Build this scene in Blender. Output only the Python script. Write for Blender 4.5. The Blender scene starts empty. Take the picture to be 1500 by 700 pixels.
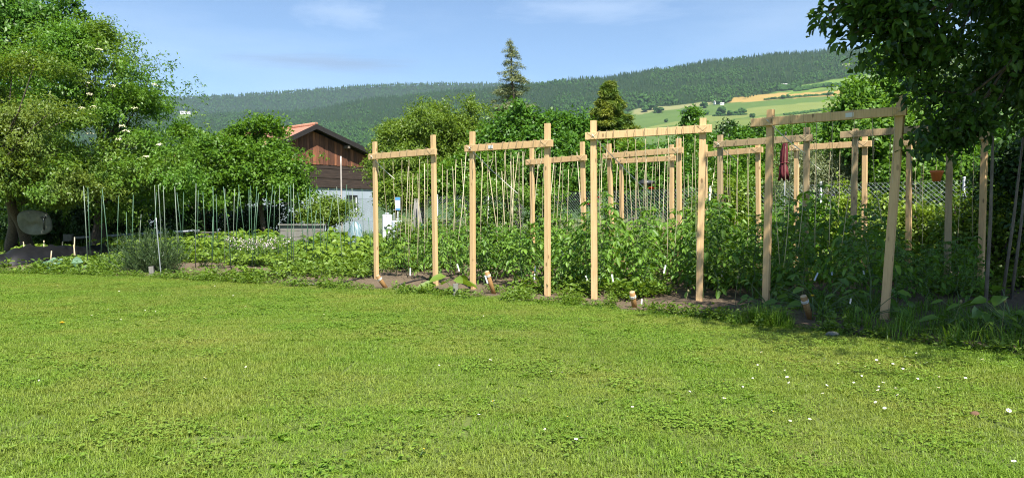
import bpy, math, random
import numpy as np
from mathutils import Vector, Matrix

scene = bpy.context.scene
COL = scene.collection
F, HZ, CAMH = 1050.0, 315.0, 1.18          # focal length in photo pixels, horizon row, eye height
PITCH = math.atan(35.0 / F)
rng = np.random.default_rng(7)
random.seed(7)
UP = np.array([0, 0, 1.0])

def at(px, py, d):
    """world point at depth d (metres along +Y) seen at photo pixel px,py"""
    u, v = (px - 750) / F, (350 - py) / F
    c, s = math.cos(PITCH), math.sin(PITCH)
    y, z = c + v * s, -s + v * c
    return np.array([u * d / y, d, CAMH + z * d / y])

def gx(px, d):
    return (px - 750) / F * d

# ------------------------------------------------------------------ noise
def vnoise(P, seed=0):
    P = np.asarray(P, float) + seed * 17.31
    i = np.floor(P).astype(np.int64); f = P - i
    f = f * f * (3 - 2 * f)
    def h(a):
        n = (a[:, 0] * 374761393 + a[:, 1] * 668265263 + a[:, 2] * 2147483647 * 3 + 1013904223)
        n = (n ^ (n >> 13)) * 1274126177
        n = n ^ (n >> 16)
        return (n & 0xFFFF) / 65535.0
    out = 0
    for dx in (0, 1):
        for dy in (0, 1):
            for dz in (0, 1):
                w = (f[:, 0] if dx else 1 - f[:, 0]) * (f[:, 1] if dy else 1 - f[:, 1]) * (f[:, 2] if dz else 1 - f[:, 2])
                out = out + w * h(i + np.array([dx, dy, dz]))
    return out

def unit(a):
    return a / np.maximum(np.linalg.norm(a, axis=-1, keepdims=True), 1e-9)

# ------------------------------------------------------------------ mesh builder
class MB:
    def __init__(s):
        s.v, s.t, s.q, s.tri, s.n = [], [], [], [], 0
        s.sm = True
    def add(s, V, quads=None, tris=None, tint=0.5):
        V = np.asarray(V, float).reshape(-1, 3)
        s.v.append(V)
        s.t.append(np.broadcast_to(np.asarray(tint, float), (len(V),)).copy())
        if quads is not None and len(quads): s.q.append(np.asarray(quads, np.int64).reshape(-1, 4) + s.n)
        if tris is not None and len(tris): s.tri.append(np.asarray(tris, np.int64).reshape(-1, 3) + s.n)
        s.n += len(V)
        return s
    def beam(s, p0, p1, w, t, side, bev=0.004, tint=0.5):
        """timber from p0 to p1, width w along `side`, thickness t"""
        p0, p1 = np.array(p0, float), np.array(p1, float)
        a = unit(p1 - p0); sd = np.array(side, float); sd = unit(sd - a * np.dot(sd, a)); n = np.cross(a, sd)
        L = []
        hw, ht = w / 2, t / 2
        prof = [(-hw + bev, -ht), (hw - bev, -ht), (hw, -ht + bev), (hw, ht - bev), (hw - bev, ht), (-hw + bev, ht), (-hw, ht - bev), (-hw, -ht + bev)]
        for p in (p0, p1):
            for x, y in prof: L.append(p + sd * x + n * y)
        k = 8
        q = [(i, (i + 1) % k, k + (i + 1) % k, k + i) for i in range(k)]
        caps = [(0, 7, 2, 1), (7, 6, 3, 2), (6, 5, 4, 3), (8, 9, 10, 15), (15, 10, 11, 14), (14, 11, 12, 13)]
        s.add(L, q + caps, tint=tint); s.sm = False
        return s
    def box(s, c, size, yaw=0, tint=0.5):
        c = np.array(c, float); sx, sy, sz = [x / 2 for x in size]
        R = np.array([[math.cos(yaw), -math.sin(yaw), 0], [math.sin(yaw), math.cos(yaw), 0], [0, 0, 1]])
        V = [R @ np.array([x * sx, y * sy, z * sz]) + c for z in (-1, 1) for x, y in ((-1, -1), (1, -1), (1, 1), (-1, 1))]
        s.add(V, [(0, 3, 2, 1), (4, 5, 6, 7), (0, 1, 5, 4), (1, 2, 6, 5), (2, 3, 7, 6), (3, 0, 4, 7)], tint=tint); s.sm = False
        return s
    def tube(s, pts, rad, n=6, cap=True, tint=0.5):
        pts = np.asarray(pts, float); m = len(pts)
        rad = np.broadcast_to(np.asarray(rad, float), (m,))
        T = unit(np.gradient(pts, axis=0))
        ref = np.array([0, 0, 1.0]) if abs(T[0, 2]) < .9 else np.array([1.0, 0, 0])
        V = []
        for i in range(m):
            a = unit(np.cross(T[i], ref)); b = np.cross(T[i], a)
            for k in range(n):
                an = 2 * math.pi * k / n
                V.append(pts[i] + rad[i] * (math.cos(an) * a + math.sin(an) * b))
        q = [(i * n + k, i * n + (k + 1) % n, (i + 1) * n + (k + 1) % n, (i + 1) * n + k) for i in range(m - 1) for k in range(n)]
        tr = []
        if cap:
            V += [pts[0], pts[-1]]
            for k in range(n):
                tr.append((m * n, (k + 1) % n, k)); tr.append((m * n + 1, (m - 1) * n + k, (m - 1) * n + (k + 1) % n))
        s.add(V, q, tr, tint=tint)
        return s
    def lathe(s, c, prof, n=16, tint=0.5, sq=(1, 1)):
        V = []; m = len(prof); c = np.array(c, float)
        for r, z in prof:
            for k in range(n):
                a = 2 * math.pi * k / n
                V.append(c + np.array([r * math.cos(a) * sq[0], r * math.sin(a) * sq[1], z]))
        s.add(V, [(i * n + k, i * n + (k + 1) % n, (i + 1) * n + (k + 1) % n, (i + 1) * n + k) for i in range(m - 1) for k in range(n)], tint=tint)
        return s
    def leaves(s, P, A, N, L, W, tint, fold=.25, simple=False, curl=.15):
        """oval leaves: base P, axis A, face normal N, length L, width W (arrays)"""
        n = len(P)
        A = unit(A); N = unit(N - A * np.sum(A * N, 1, keepdims=True)); S = np.cross(A, N)
        L = np.broadcast_to(L, (n,))[:, None]; W = np.broadcast_to(W, (n,))[:, None]
        tip = P + A * L - N * L * curl
        if simple:
            l = P + A * L * .45 - S * W * .5 + N * W * fold; r = P + A * L * .45 + S * W * .5 + N * W * fold
            V = np.stack([P, r, tip, l], 1).reshape(-1, 3)
            b = np.arange(n)[:, None] * 4
            s.add(V, b + np.array([[0, 1, 2, 3]]), tint=np.repeat(np.broadcast_to(tint, (n,)), 4))
        else:
            l1 = P + A * L * .28 - S * W * .46 + N * W * fold; l2 = P + A * L * .68 - S * W * .38 + N * (W * fold * .7 - L * curl * .4)
            r1 = P + A * L * .28 + S * W * .46 + N * W * fold; r2 = P + A * L * .68 + S * W * .38 + N * (W * fold * .7 - L * curl * .4)
            V = np.stack([P, r1, r2, tip, l2, l1], 1).reshape(-1, 3)
            b = np.arange(n)[:, None] * 6
            Q = np.concatenate([b + np.array([[0, 1, 2, 3]]), b + np.array([[0, 3, 4, 5]])], 0)
            s.add(V, Q, tint=np.repeat(np.broadcast_to(tint, (n,)), 6))
        return s
    def mesh(s, name, mat, off=None):
        V = np.concatenate(s.v) if s.v else np.zeros((0, 3))
        if off is not None: V = V - np.asarray(off)
        T = np.concatenate(s.t)
        Q = np.concatenate(s.q) if s.q else np.zeros((0, 4), np.int64)
        R = np.concatenate(s.tri) if s.tri else np.zeros((0, 3), np.int64)
        me = bpy.data.meshes.new(name)
        me.vertices.add(len(V)); me.vertices.foreach_set('co', V.astype(np.float32).ravel())
        nl = Q.size + R.size
        me.loops.add(nl); me.loops.foreach_set('vertex_index', np.concatenate([Q.ravel(), R.ravel()]).astype(np.int32))
        me.polygons.add(len(Q) + len(R))
        st = np.concatenate([np.arange(len(Q)) * 4, Q.size + np.arange(len(R)) * 3]).astype(np.int32)
        me.polygons.foreach_set('loop_start', st)
        if s.sm: me.polygons.foreach_set('use_smooth', np.ones(len(st), bool))
        at_ = me.attributes.new('tint', 'FLOAT', 'POINT'); at_.data.foreach_set('value', T.astype(np.float32))
        me.update(calc_edges=True)
        if not s.sm: me.polygons.foreach_set('use_smooth', np.zeros(len(st), bool))
        me.materials.append(mat)
        return me
    def build(s, name, mat, parent=None, loc=None):
        off = np.zeros(3)
        if loc is not None: off = np.array(loc, float)
        elif parent is not None: off = wloc(parent)
        o = bpy.data.objects.new(name, s.mesh(name, mat, off))
        if loc is not None and parent is None: o.location = loc
        if parent is not None: o.parent = parent
        COL.objects.link(o)
        return o

def wloc(o):
    p = np.zeros(3)
    while o is not None:
        p += np.array(o.location); o = o.parent
    return p

def tag(o, label=None, cat=None, group=None, kind=None):
    if label: o['label'] = label
    if cat: o['category'] = cat
    if group: o['group'] = group
    if kind: o['kind'] = kind
    return o

def thing(name, label, cat, loc=(0, 0, 0), group=None):
    o = bpy.data.objects.new(name, None); o.empty_display_size = .1
    o.location = tuple(float(x) for x in loc)
    COL.objects.link(o)
    return tag(o, label, cat, group)

def copy_tree(o, parent=None):
    c = o.copy(); COL.objects.link(c)
    if parent is not None: c.parent = parent
    for ch in list(o.children): copy_tree(ch, c)
    return c

# ------------------------------------------------------------------ materials
def newmat(name):
    m = bpy.data.materials.new(name); m.use_nodes = True
    nt = m.node_tree
    return m, nt, nt.nodes['Principled BSDF'], nt.nodes['Material Output']

def ramp(nt, fac, stops):
    r = nt.nodes.new('ShaderNodeValToRGB'); el = r.color_ramp.elements
    while len(el) < len(stops): el.new(.5)
    for e, (p, c) in zip(el, stops): e.position = p; e.color = (*c, 1)
    nt.links.new(fac, r.inputs['Fac'])
    return r.outputs['Color']

def noise_node(nt, scale, detail=4, coord='Object', vec=None, stretch=None, rough=.6):
    n = nt.nodes.new('ShaderNodeTexNoise'); n.inputs['Scale'].default_value = scale; n.inputs['Detail'].default_value = detail
    n.inputs['Roughness'].default_value = rough
    if vec is None:
        tc = nt.nodes.new('ShaderNodeTexCoord'); vec = tc.outputs[coord]
    if stretch:
        mp = nt.nodes.new('ShaderNodeMapping'); mp.inputs['Scale'].default_value = stretch
        nt.links.new(vec, mp.inputs['Vector']); vec = mp.outputs['Vector']
    nt.links.new(vec, n.inputs['Vector'])
    return n.outputs['Fac']

def mixc(nt, fac, a, b, mode='MIX'):
    m = nt.nodes.new('ShaderNodeMix'); m.data_type = 'RGBA'; m.blend_type = mode
    for k, x in ((6, a), (7, b)):
        if isinstance(x, tuple): m.inputs[k].default_value = (*x, 1)
        else: nt.links.new(x, m.inputs[k])
    if isinstance(fac, (int, float)): m.inputs[0].default_value = fac
    else: nt.links.new(fac, m.inputs[0])
    return m.outputs[2]

def bump(nt, b, h, strength=.3, dist=.01):
    n = nt.nodes.new('ShaderNodeBump'); n.inputs['Strength'].default_value = strength; n.inputs['Distance'].default_value = dist
    nt.links.new(h, n.inputs['Height']); nt.links.new(n.outputs['Normal'], b.inputs['Normal'])

def leafmat(name, c1, c2, trans=.32, rough=.45, patch=None, patch_scale=.6):
    """c1..c2 by each leaf's own tint; optional third colour in large patches of the plant"""
    m, nt, b, out = newmat(name)
    a = nt.nodes.new('ShaderNodeAttribute'); a.attribute_name = 'tint'
    c = mixc(nt, a.outputs['Fac'], c1, c2)
    if patch:
        g = nt.nodes.new('ShaderNodeNewGeometry')
        f = noise_node(nt, patch_scale, 3, vec=g.outputs['Position'])
        mr = nt.nodes.new('ShaderNodeMapRange'); mr.inputs[1].default_value = .42; mr.inputs[2].default_value = .62
        nt.links.new(f, mr.inputs[0])
        c = mixc(nt, mr.outputs[0], c, patch)
    nt.links.new(c, b.inputs['Base Color']); b.inputs['Roughness'].default_value = rough
    b.inputs['Specular IOR Level'].default_value = .35
    t = nt.nodes.new('ShaderNodeBsdfTranslucent')
    ct = mixc(nt, 1.0, c, (1.5, 1.45, .55), 'MULTIPLY')
    nt.links.new(ct, t.inputs['Color'])
    mx = nt.nodes.new('ShaderNodeMixShader'); mx.inputs[0].default_value = trans
    nt.links.new(b.outputs[0], mx.inputs[1]); nt.links.new(t.outputs[0], mx.inputs[2])
    nt.links.new(mx.outputs[0], out.inputs['Surface'])
    return m

def plain(name, c, rough=.6, var=.25, scale=8, metal=0, bumpy=0, stretch=None):
    m, nt, b, out = newmat(name)
    f = noise_node(nt, scale, 5, stretch=stretch)
    lo = tuple(x * (1 - var) for x in c); hi = tuple(min(1, x * (1 + var)) for x in c)
    col = ramp(nt, f, [(.3, lo), (.7, hi)])
    nt.links.new(col, b.inputs['Base Color']); b.inputs['Roughness'].default_value = rough; b.inputs['Metallic'].default_value = metal
    if bumpy: bump(nt, b, f, bumpy, .02)
    return m

def timber(name, light, dark, knots=True):
    m, nt, b, out = newmat(name)
    tc = nt.nodes.new('ShaderNodeTexCoord'); oi = nt.nodes.new('ShaderNodeObjectInfo')
    ad = nt.nodes.new('ShaderNodeVectorMath'); ad.operation = 'ADD'
    sc = nt.nodes.new('ShaderNodeVectorMath'); sc.operation = 'SCALE'; sc.inputs[3].default_value = 40
    cx = nt.nodes.new('ShaderNodeCombineXYZ'); nt.links.new(oi.outputs['Random'], cx.inputs[0]); nt.links.new(oi.outputs['Random'], cx.inputs[2])
    nt.links.new(cx.outputs[0], sc.inputs[0]); nt.links.new(tc.outputs['Object'], ad.inputs[0]); nt.links.new(sc.outputs[0], ad.inputs[1])
    g = noise_node(nt, 14, 6, vec=ad.outputs[0], stretch=(5, 5, .35))
    big = noise_node(nt, 1.3, 2, vec=ad.outputs[0])
    c = ramp(nt, g, [(.3, dark), (.52, light), (.8, tuple(min(1, x * 1.12) for x in light))])
    c = mixc(nt, big, c, mixc(nt, .35, c, dark))
    if knots:
        v = nt.nodes.new('ShaderNodeTexVoronoi'); v.inputs['Scale'].default_value = 3.2
        mp = nt.nodes.new('ShaderNodeMapping'); mp.inputs['Scale'].default_value = (3, 3, 1.3)
        nt.links.new(ad.outputs[0], mp.inputs['Vector']); nt.links.new(mp.outputs[0], v.inputs['Vector'])
        kf = ramp(nt, v.outputs['Distance'], [(.10, (1, 1, 1)), (.17, (0, 0, 0))])
        c = mixc(nt, kf, c, tuple(x * .45 for x in dark))
    rnd = nt.nodes.new('ShaderNodeMapRange'); rnd.inputs[3].default_value = .0; rnd.inputs[4].default_value = .38
    nt.links.new(oi.outputs['Random'], rnd.inputs[0])
    c = mixc(nt, rnd.outputs[0], c, dark)
    nt.links.new(c, b.inputs['Base Color']); b.inputs['Roughness'].default_value = .65
    bump(nt, b, g, .25, .003)
    return m

M = {}
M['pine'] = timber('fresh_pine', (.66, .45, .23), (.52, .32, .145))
M['pine_shaded_old'] = timber('shaded_weathered_pine', (.46, .34, .19), (.33, .235, .125))  # darker pine: tree shade put into the colour of two frames; also stacked boards
M['peg'] = timber('peg_wood', (.36, .20, .07), (.22, .115, .035), False)
M['peg_end'] = plain('peg_end_wood', (.45, .33, .19), .7)
M['grey_wood'] = timber('grey_wood', (.21, .20, .175), (.125, .118, .10), False)
M['bamboo'] = plain('cane', (.46, .38, .23), .5, .3, 6)
M['bamboo_pale'] = plain('pale_cane', (.58, .50, .34), .5, .25, 6)
M['stake_green'] = plain('green_coated_stake', (.06, .13, .07), .4, .3, 10)
M['stake_grey'] = plain('grey_green_stake', (.16, .20, .15), .45, .25, 10)
M['steel'] = plain('galvanised_steel', (.42, .44, .45), .45, .15, 10, .6)
M['cord'] = plain('white_cord', (.62, .60, .54), .7)
M['twine'] = plain('sisal_twine', (.52, .43, .27), .8)
M['white_plastic'] = plain('white_plastic', (.60, .61, .60), .4, .06)
M['tag_blue'] = plain('pale_blue_tag', (.5, .55, .66), .4, .06)
M['blue'] = plain('blue_print', (.06, .25, .60), .4, .06)
M['teal'] = plain('teal_clip', (.02, .28, .24), .4, .1)
M['hose'] = plain('black_hose', (.018, .018, .02), .45, .2)
M['bark'] = plain('bark', (.085, .065, .048), .85, .5, 9, bumpy=.6, stretch=(4, 4, 1))
M['bark_light'] = plain('pale_bark', (.17, .14, .11), .85, .4, 9, bumpy=.5, stretch=(4, 4, 1))
M['stem'] = plain('green_stem', (.10, .16, .05), .55, .2)
M['stone'] = plain('weathered_stone', (.15, .155, .13), .85, .35, 5, bumpy=.4)
M['tarp'] = plain('black_plastic_sheet', (.008, .008, .009), .5, .3, 3)
M['tarp'].node_tree.nodes['Principled BSDF'].inputs['Specular IOR Level'].default_value = .22
M['wire_dark'] = plain('dark_wire', (.06, .065, .065), .4, .2, metal=.4)
M['mesh_green'] = plain('green_fence_wire', (.30, .37, .36), .45, .2)
M['maroon'] = plain('maroon_canvas', (.115, .009, .015), .75, .2, 12)
M['orange'] = plain('orange_clay', (.62, .17, .045), .6, .12)
M['red'] = plain('red_petal', (.62, .012, .012), .5, .15)
M['white_petal'] = plain('white_petal', (.84, .83, .80), .55, .04)
M['yellow'] = plain('yellow_petal', (.80, .55, .02), .55, .1)
M['purple'] = plain('purple_petal', (.22, .13, .42), .55, .25)
M['pink'] = plain('pale_pink_petal', (.62, .50, .52), .6, .15)
M['plaster'] = plain('white_plaster', (.62, .66, .70), .85, .08, 3)
M['dark_void'] = plain('dark_glass', (.02, .022, .022), .2, .2)
M['green_barrel'] = plain('dark_green_barrel', (.02, .07, .055), .4, .2)
M['lid'] = plain('lid', (.40, .44, .47), .4, .06)
HAZE, DENOISE = 0.00005, True
# ================================================================== camera, sky, sun
cam = bpy.data.cameras.new('camera'); co = bpy.data.objects.new('camera', cam); COL.objects.link(co)
co.location = (0, 0, CAMH); co.rotation_euler = (math.pi / 2 - PITCH, 0, 0)
cam.sensor_width = 36; cam.lens = 36 * F / 1500; cam.clip_end = 30000; cam.clip_start = .05
scene.camera = co
SUN_EL, SUN_AZ = math.radians(55), math.radians(164)      # azimuth from +Y clockwise: behind the camera, to its right
sd = np.array([math.sin(SUN_AZ) * math.cos(SUN_EL), math.cos(SUN_AZ) * math.cos(SUN_EL), math.sin(SUN_EL)])
sun = bpy.data.lights.new('sun', 'SUN'); sun.energy = 5.0; sun.angle = math.radians(.5); sun.color = (1, .95, .86)
so = bpy.data.objects.new('sun', sun); COL.objects.link(so)
so.rotation_euler = Vector(-sd).to_track_quat('-Z', 'Y').to_euler()
w = bpy.data.worlds.new('World'); scene.world = w; w.use_nodes = True
nt = w.node_tree; bg = nt.nodes['Background']
sky = nt.nodes.new('ShaderNodeTexSky'); sky.sky_type = 'NISHITA'; sky.sun_disc = False
sky.sun_elevation = SUN_EL; sky.sun_rotation = SUN_AZ; sky.air_density = 1.0; sky.dust_density = .25; sky.ozone_density = 4.5; sky.altitude = 500
bg.inputs['Strength'].default_value = .082
# thin high cloud and one small flat cloud, part of the sky itself
tc = nt.nodes.new('ShaderNodeTexCoord')
f1 = noise_node(nt, 2.2, 6, vec=tc.outputs['Generated'], stretch=(1.0, 1.2, 5.5), rough=.55)
mr = nt.nodes.new('ShaderNodeMapRange'); mr.inputs[1].default_value = .44; mr.inputs[2].default_value = .78; mr.inputs[4].default_value = .16
nt.links.new(f1, mr.inputs[0])
c1 = mixc(nt, mr.outputs[0], sky.outputs[0], (8.0, 8.8, 9.8))
def dirn(px, py):
    p = at(px, py, 1.0) - np.array([0, 0, CAMH]); return unit(p)
def cloud(px, py, ax, az, amount, col, prev, seed):
    c = dirn(px, py)
    sb = nt.nodes.new('ShaderNodeVectorMath'); sb.operation = 'SUBTRACT'; sb.inputs[1].default_value = c
    nt.links.new(tc.outputs['Generated'], sb.inputs[0])
    ml = nt.nodes.new('ShaderNodeVectorMath'); ml.operation = 'MULTIPLY'; ml.inputs[1].default_value = (1 / ax, 1 / ax, 1 / az)
    nt.links.new(sb.outputs[0], ml.inputs[0])
    ln = nt.nodes.new('ShaderNodeVectorMath'); ln.operation = 'LENGTH'; nt.links.new(ml.outputs[0], ln.inputs[0])
    nz = noise_node(nt, 1.6, 5, vec=ml.outputs[0])
    s_ = nt.nodes.new('ShaderNodeMath'); s_.operation = 'MULTIPLY_ADD'; s_.inputs[1].default_value = 1.6
    nt.links.new(nz, s_.inputs[0]); nt.links.new(ln.outputs['Value'], s_.inputs[2])
    r = nt.nodes.new('ShaderNodeMapRange'); r.inputs[1].default_value = 1.0; r.inputs[2].default_value = 1.9; r.inputs[3].default_value = amount; r.inputs[4].default_value = 0
    nt.links.new(s_.outputs[0], r.inputs[0])
    return mixc(nt, r.outputs[0], prev, col)
c2 = cloud(480, 93, .13, .012, .6, (2.0, 2.7, 4.0), c1, 1)
c2 = cloud(870, 14, .12, .02, .13, (9.5, 10, 10.6), c2, 2)
c2 = cloud(500, 20, .06, .02, .12, (9.5, 10, 10.6), c2, 3)
nt.links.new(c2, bg.inputs['Color'])
vs = scene.view_settings; vs.view_transform = 'Standard'; vs.look = 'None'; vs.gamma = 1; vs.use_curve_mapping = False; vs.exposure = 1.1
cy = scene.cycles
cy.use_denoising = DENOISE; cy.filter_width = 1.1; cy.denoising_prefilter = 'NONE'; cy.denoising_input_passes = 'RGB_ALBEDO_NORMAL'; cy.max_bounces = 7; cy.diffuse_bounces = 3; cy.glossy_bounces = 2; cy.transmission_bounces = 4; cy.volume_bounces = 1
cy.transparent_max_bounces = 8; cy.sample_clamp_indirect = 6

# ================================================================== geometry-node scatter for what nobody could count
def protos(name, meshes):
    c = bpy.data.collections.new(name)
    for me in meshes:
        c.objects.link(bpy.data.objects.new(me.name, me))
    return c

def scatter(name, pts, rot, scl, idx, coll, label, cat, kind='stuff'):
    me = bpy.data.meshes.new(name); n = len(pts)
    me.vertices.add(n); me.vertices.foreach_set('co', np.asarray(pts, np.float32).ravel())
    a = me.attributes.new('rot', 'FLOAT_VECTOR', 'POINT'); a.data.foreach_set('vector', np.asarray(rot, np.float32).ravel())
    scl = np.asarray(scl, np.float32)
    if scl.ndim == 1: scl = np.repeat(scl[:, None], 3, 1)
    a = me.attributes.new('scl', 'FLOAT_VECTOR', 'POINT'); a.data.foreach_set('vector', scl.ravel())
    a = me.attributes.new('idx', 'INT', 'POINT'); a.data.foreach_set('value', np.asarray(idx, np.int32))
    o = bpy.data.objects.new(name, me); COL.objects.link(o)
    g = bpy.data.node_groups.new(name + '_scatter', 'GeometryNodeTree')
    g.interface.new_socket('Geometry', in_out='INPUT', socket_type='NodeSocketGeometry')
    g.interface.new_socket('Geometry', in_out='OUTPUT', socket_type='NodeSocketGeometry')
    N = g.nodes; gi = N.new('NodeGroupInput'); go = N.new('NodeGroupOutput')
    ip = N.new('GeometryNodeInstanceOnPoints'); ci = N.new('GeometryNodeCollectionInfo')
    ci.inputs['Collection'].default_value = coll; ci.inputs['Separate Children'].default_value = True; ci.inputs['Reset Children'].default_value = True
    ip.inputs['Pick Instance'].default_value = True
    def na(nm, ty):
        x = N.new('GeometryNodeInputNamedAttribute'); x.data_type = ty; x.inputs['Name'].default_value = nm; return x.outputs['Attribute']
    L = g.links
    L.new(gi.outputs[0], ip.inputs['Points']); L.new(ci.outputs[0], ip.inputs['Instance'])
    L.new(na('idx', 'INT'), ip.inputs['Instance Index']); L.new(na('rot', 'FLOAT_VECTOR'), ip.inputs['Rotation']); L.new(na('scl', 'FLOAT_VECTOR'), ip.inputs['Scale'])
    L.new(ip.outputs[0], go.inputs[0])
    md = o.modifiers.new('scatter', 'NODES'); md.node_group = g
    return tag(o, label, cat, kind=kind)

def zrot(n, tilt=0):
    r = rng.uniform(0, 2 * math.pi, n)
    t = rng.normal(0, 1, (n, 2)) * tilt
    return np.stack([t[:, 0], t[:, 1], r], 1)

# ================================================================== hills
def inpoly(x, y, poly):
    ins = np.zeros(len(x), bool); j = len(poly) - 1
    for i in range(len(poly)):
        xi, yi = poly[i]; xj, yj = poly[j]
        c = ((yi > y) != (yj > y)) & (x < (xj - xi) * (y - yi) / (yj - yi + 1e-12) + xi)
        ins ^= c; j = i
    return ins
NEAR = ([-1400, -400, 100, 300, 428, 472, 516, 560, 650, 735, 820, 900, 1000, 1050, 1125, 1200, 1290, 1500, 1900, 2900],
        [190, 172, 166, 162, 159, 154, 145, 139, 131, 124, 115, 107, 93, 85, 77, 71, 68, 61, 66, 110])
FAR = ([-1400, -400, 0, 250, 330, 400, 470, 560, 640, 735, 900, 1500, 2900],
       [175, 160, 150, 142, 140, 135, 130, 124, 122, 123, 120, 118, 150])
ND = ([-1400, 400, 800, 1300, 2900], [3400, 3300, 2900, 2600, 2600])
def near_pt(px, r):
    """r: 0 valley foot .. 1 skyline (photo row share), >1 behind the crest"""
    ys = np.interp(px, *NEAR) + 6; ds = np.interp(px, *ND)
    rr = np.minimum(r, 1)
    row = 315 - (315 - ys) * rr
    d = 230 + (ds - 230) * (np.maximum(rr, 0) ** 1.25) + np.maximum(r - 1, 0) * 1500
    P = np.stack(at(px, row, d)) if np.ndim(px) == 0 else np.stack([*at(px, row, d)], -1)
    P[..., 2] -= np.maximum(r - 1, 0) * 500 + 4 * (1 - np.clip(r / .03, 0, 1))
    P[..., 2] += (vnoise(np.stack([P[..., 0] / 90, P[..., 1] / 90, 0 * px], -1).reshape(-1, 3), 3).reshape(np.shape(px)) - .5) * 10 * np.clip(rr * 1.5, 0, 1)
    return P, row
def far_pt(px, r):
    ys = np.interp(px, *FAR) + 3; rr = np.minimum(r, 1)
    row = 315 - (315 - ys) * rr
    d = 3400 + 1800 * rr ** 1.2 + np.maximum(r - 1, 0) * 900
    P = np.stack([*at(px, row, d)], -1); P[..., 2] -= np.maximum(r - 1, 0) * 250
    return P, row
MEADOW = [(840, 222), (880, 186), (905, 172), (930, 159), (1040, 149), (1072, 148), (1145, 134), (1168, 127), (1262, 113), (1300, 108), (1600, 92), (1600, 222)]
FIELDS = [([(1066, 151), (1072, 144), (1145, 136), (1232, 132), (1300, 131), (1300, 139), (1226, 142), (1150, 146), (1080, 150)], (0.311, 0.215, 0.074)),
          ([(926, 168), (931, 159), (1042, 149), (1046, 153), (1000, 158)], (0.200, 0.200, 0.089)),
          ([(1150, 140), (1166, 128), (1262, 113), (1330, 106), (1330, 112), (1200, 131)], (0.118, 0.185, 0.041)),
          ([(940, 190), (1010, 172), (1100, 157), (1300, 143), (1300, 152), (1120, 168), (1010, 182)], (0.155, 0.185, 0.056)),
          ([(925, 200), (1010, 184), (1120, 170), (1300, 154), (1300, 168), (1060, 190)], (0.126, 0.163, 0.044)),
          ([(1222, 96), (1268, 90), (1300, 89), (1300, 92), (1240, 97)], (0.185, 0.200, 0.089))]
LEFTM = [(255, 174), (268, 167), (300, 164), (325, 163), (322, 167), (285, 170), (262, 177)]
SMALLM = [(700, 192), (706, 180), (722, 184), (724, 196)]
def grid(fn, pxs, rs, colf, name, mat):
    PX, R = np.meshgrid(pxs, rs)
    P, row = fn(PX, R)
    V = P.reshape(-1, 3); m, n = PX.shape
    i = (np.arange(m - 1)[:, None] * n + np.arange(n - 1)[None]).ravel()
    mb = MB().add(V, np.stack([i, i + 1, i + n + 1, i + n], 1))
    me = mb.mesh(name, mat)
    C = colf(PX.ravel(), row.ravel(), R.ravel())
    a = me.attributes.new('ground', 'FLOAT_COLOR', 'POINT'); a.data.foreach_set('color', np.concatenate([C, np.ones((len(C), 1))], 1).astype(np.float32).ravel())
    o = bpy.data.objects.new(name, me); COL.objects.link(o)
    return o
m, nt, b, out = newmat('hillside')
a = nt.nodes.new('ShaderNodeAttribute'); a.attribute_name = 'ground'
g = nt.nodes.new('ShaderNodeNewGeometry')
f = noise_node(nt, .02, 6, vec=g.outputs['Position'])
c = mixc(nt, f, mixc(nt, 1.0, a.outputs['Color'], (.72, .78, .7), 'MULTIPLY'), mixc(nt, 1.0, a.outputs['Color'], (1.2, 1.15, 1.2), 'MULTIPLY'))
nt.links.new(c, b.inputs['Base Color']); b.inputs['Roughness'].default_value = 1; b.inputs['Specular IOR Level'].default_value = 0
M['hillside'] = m
def wob(px, row):
    q = np.stack([px / 14, row / 6, 0 * px], 1)
    return (px + (vnoise(q, 5) - .5) * 6, row + (vnoise(q, 9) - .5) * 2.5)
def forest_mask(px, row):
    x, y = wob(px, row)
    return ~(inpoly(x, y, MEADOW) | inpoly(x, y, LEFTM) | inpoly(x, y, SMALLM) | inpoly(x, y, FIELDS[5][0]))
def near_col(px, row, r):
    C = np.tile(np.array([.022, .04, .014]), (len(px), 1))
    x, y = wob(px, row)
    C[inpoly(x, y, MEADOW)] = (.085, .135, .038); C[inpoly(x, y, LEFTM)] = (.12, .18, .05); C[inpoly(x, y, SMALLM)] = (.2, .25, .08)
    for poly, c in FIELDS: C[inpoly(px + (x - px) * .4, row + (y - row) * .5, poly)] = c
    C[row > 222] = (.05, .09, .03)
    return C
rs = np.concatenate([np.linspace(0, 1, 230), [1.1, 1.3, 1.7]])
hn = grid(near_pt, np.arange(-1400, 2901, 5.0), rs, near_col, 'wooded_hill', M['hillside'])
tag(hn, 'long wooded hill with pale meadows and a wheat field on its slope', 'hill', kind='structure')
hf = grid(far_pt, np.arange(-1400, 2901, 20.0), np.concatenate([np.linspace(0, 1, 60), [1.2, 1.6]]), lambda p, r_, q: np.tile(np.array([.02, .035, .016]), (len(p), 1)), 'far_ridge', M['hillside'])
tag(hf, 'far blue wooded ridge behind the barn roof', 'hill', kind='structure')

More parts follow.
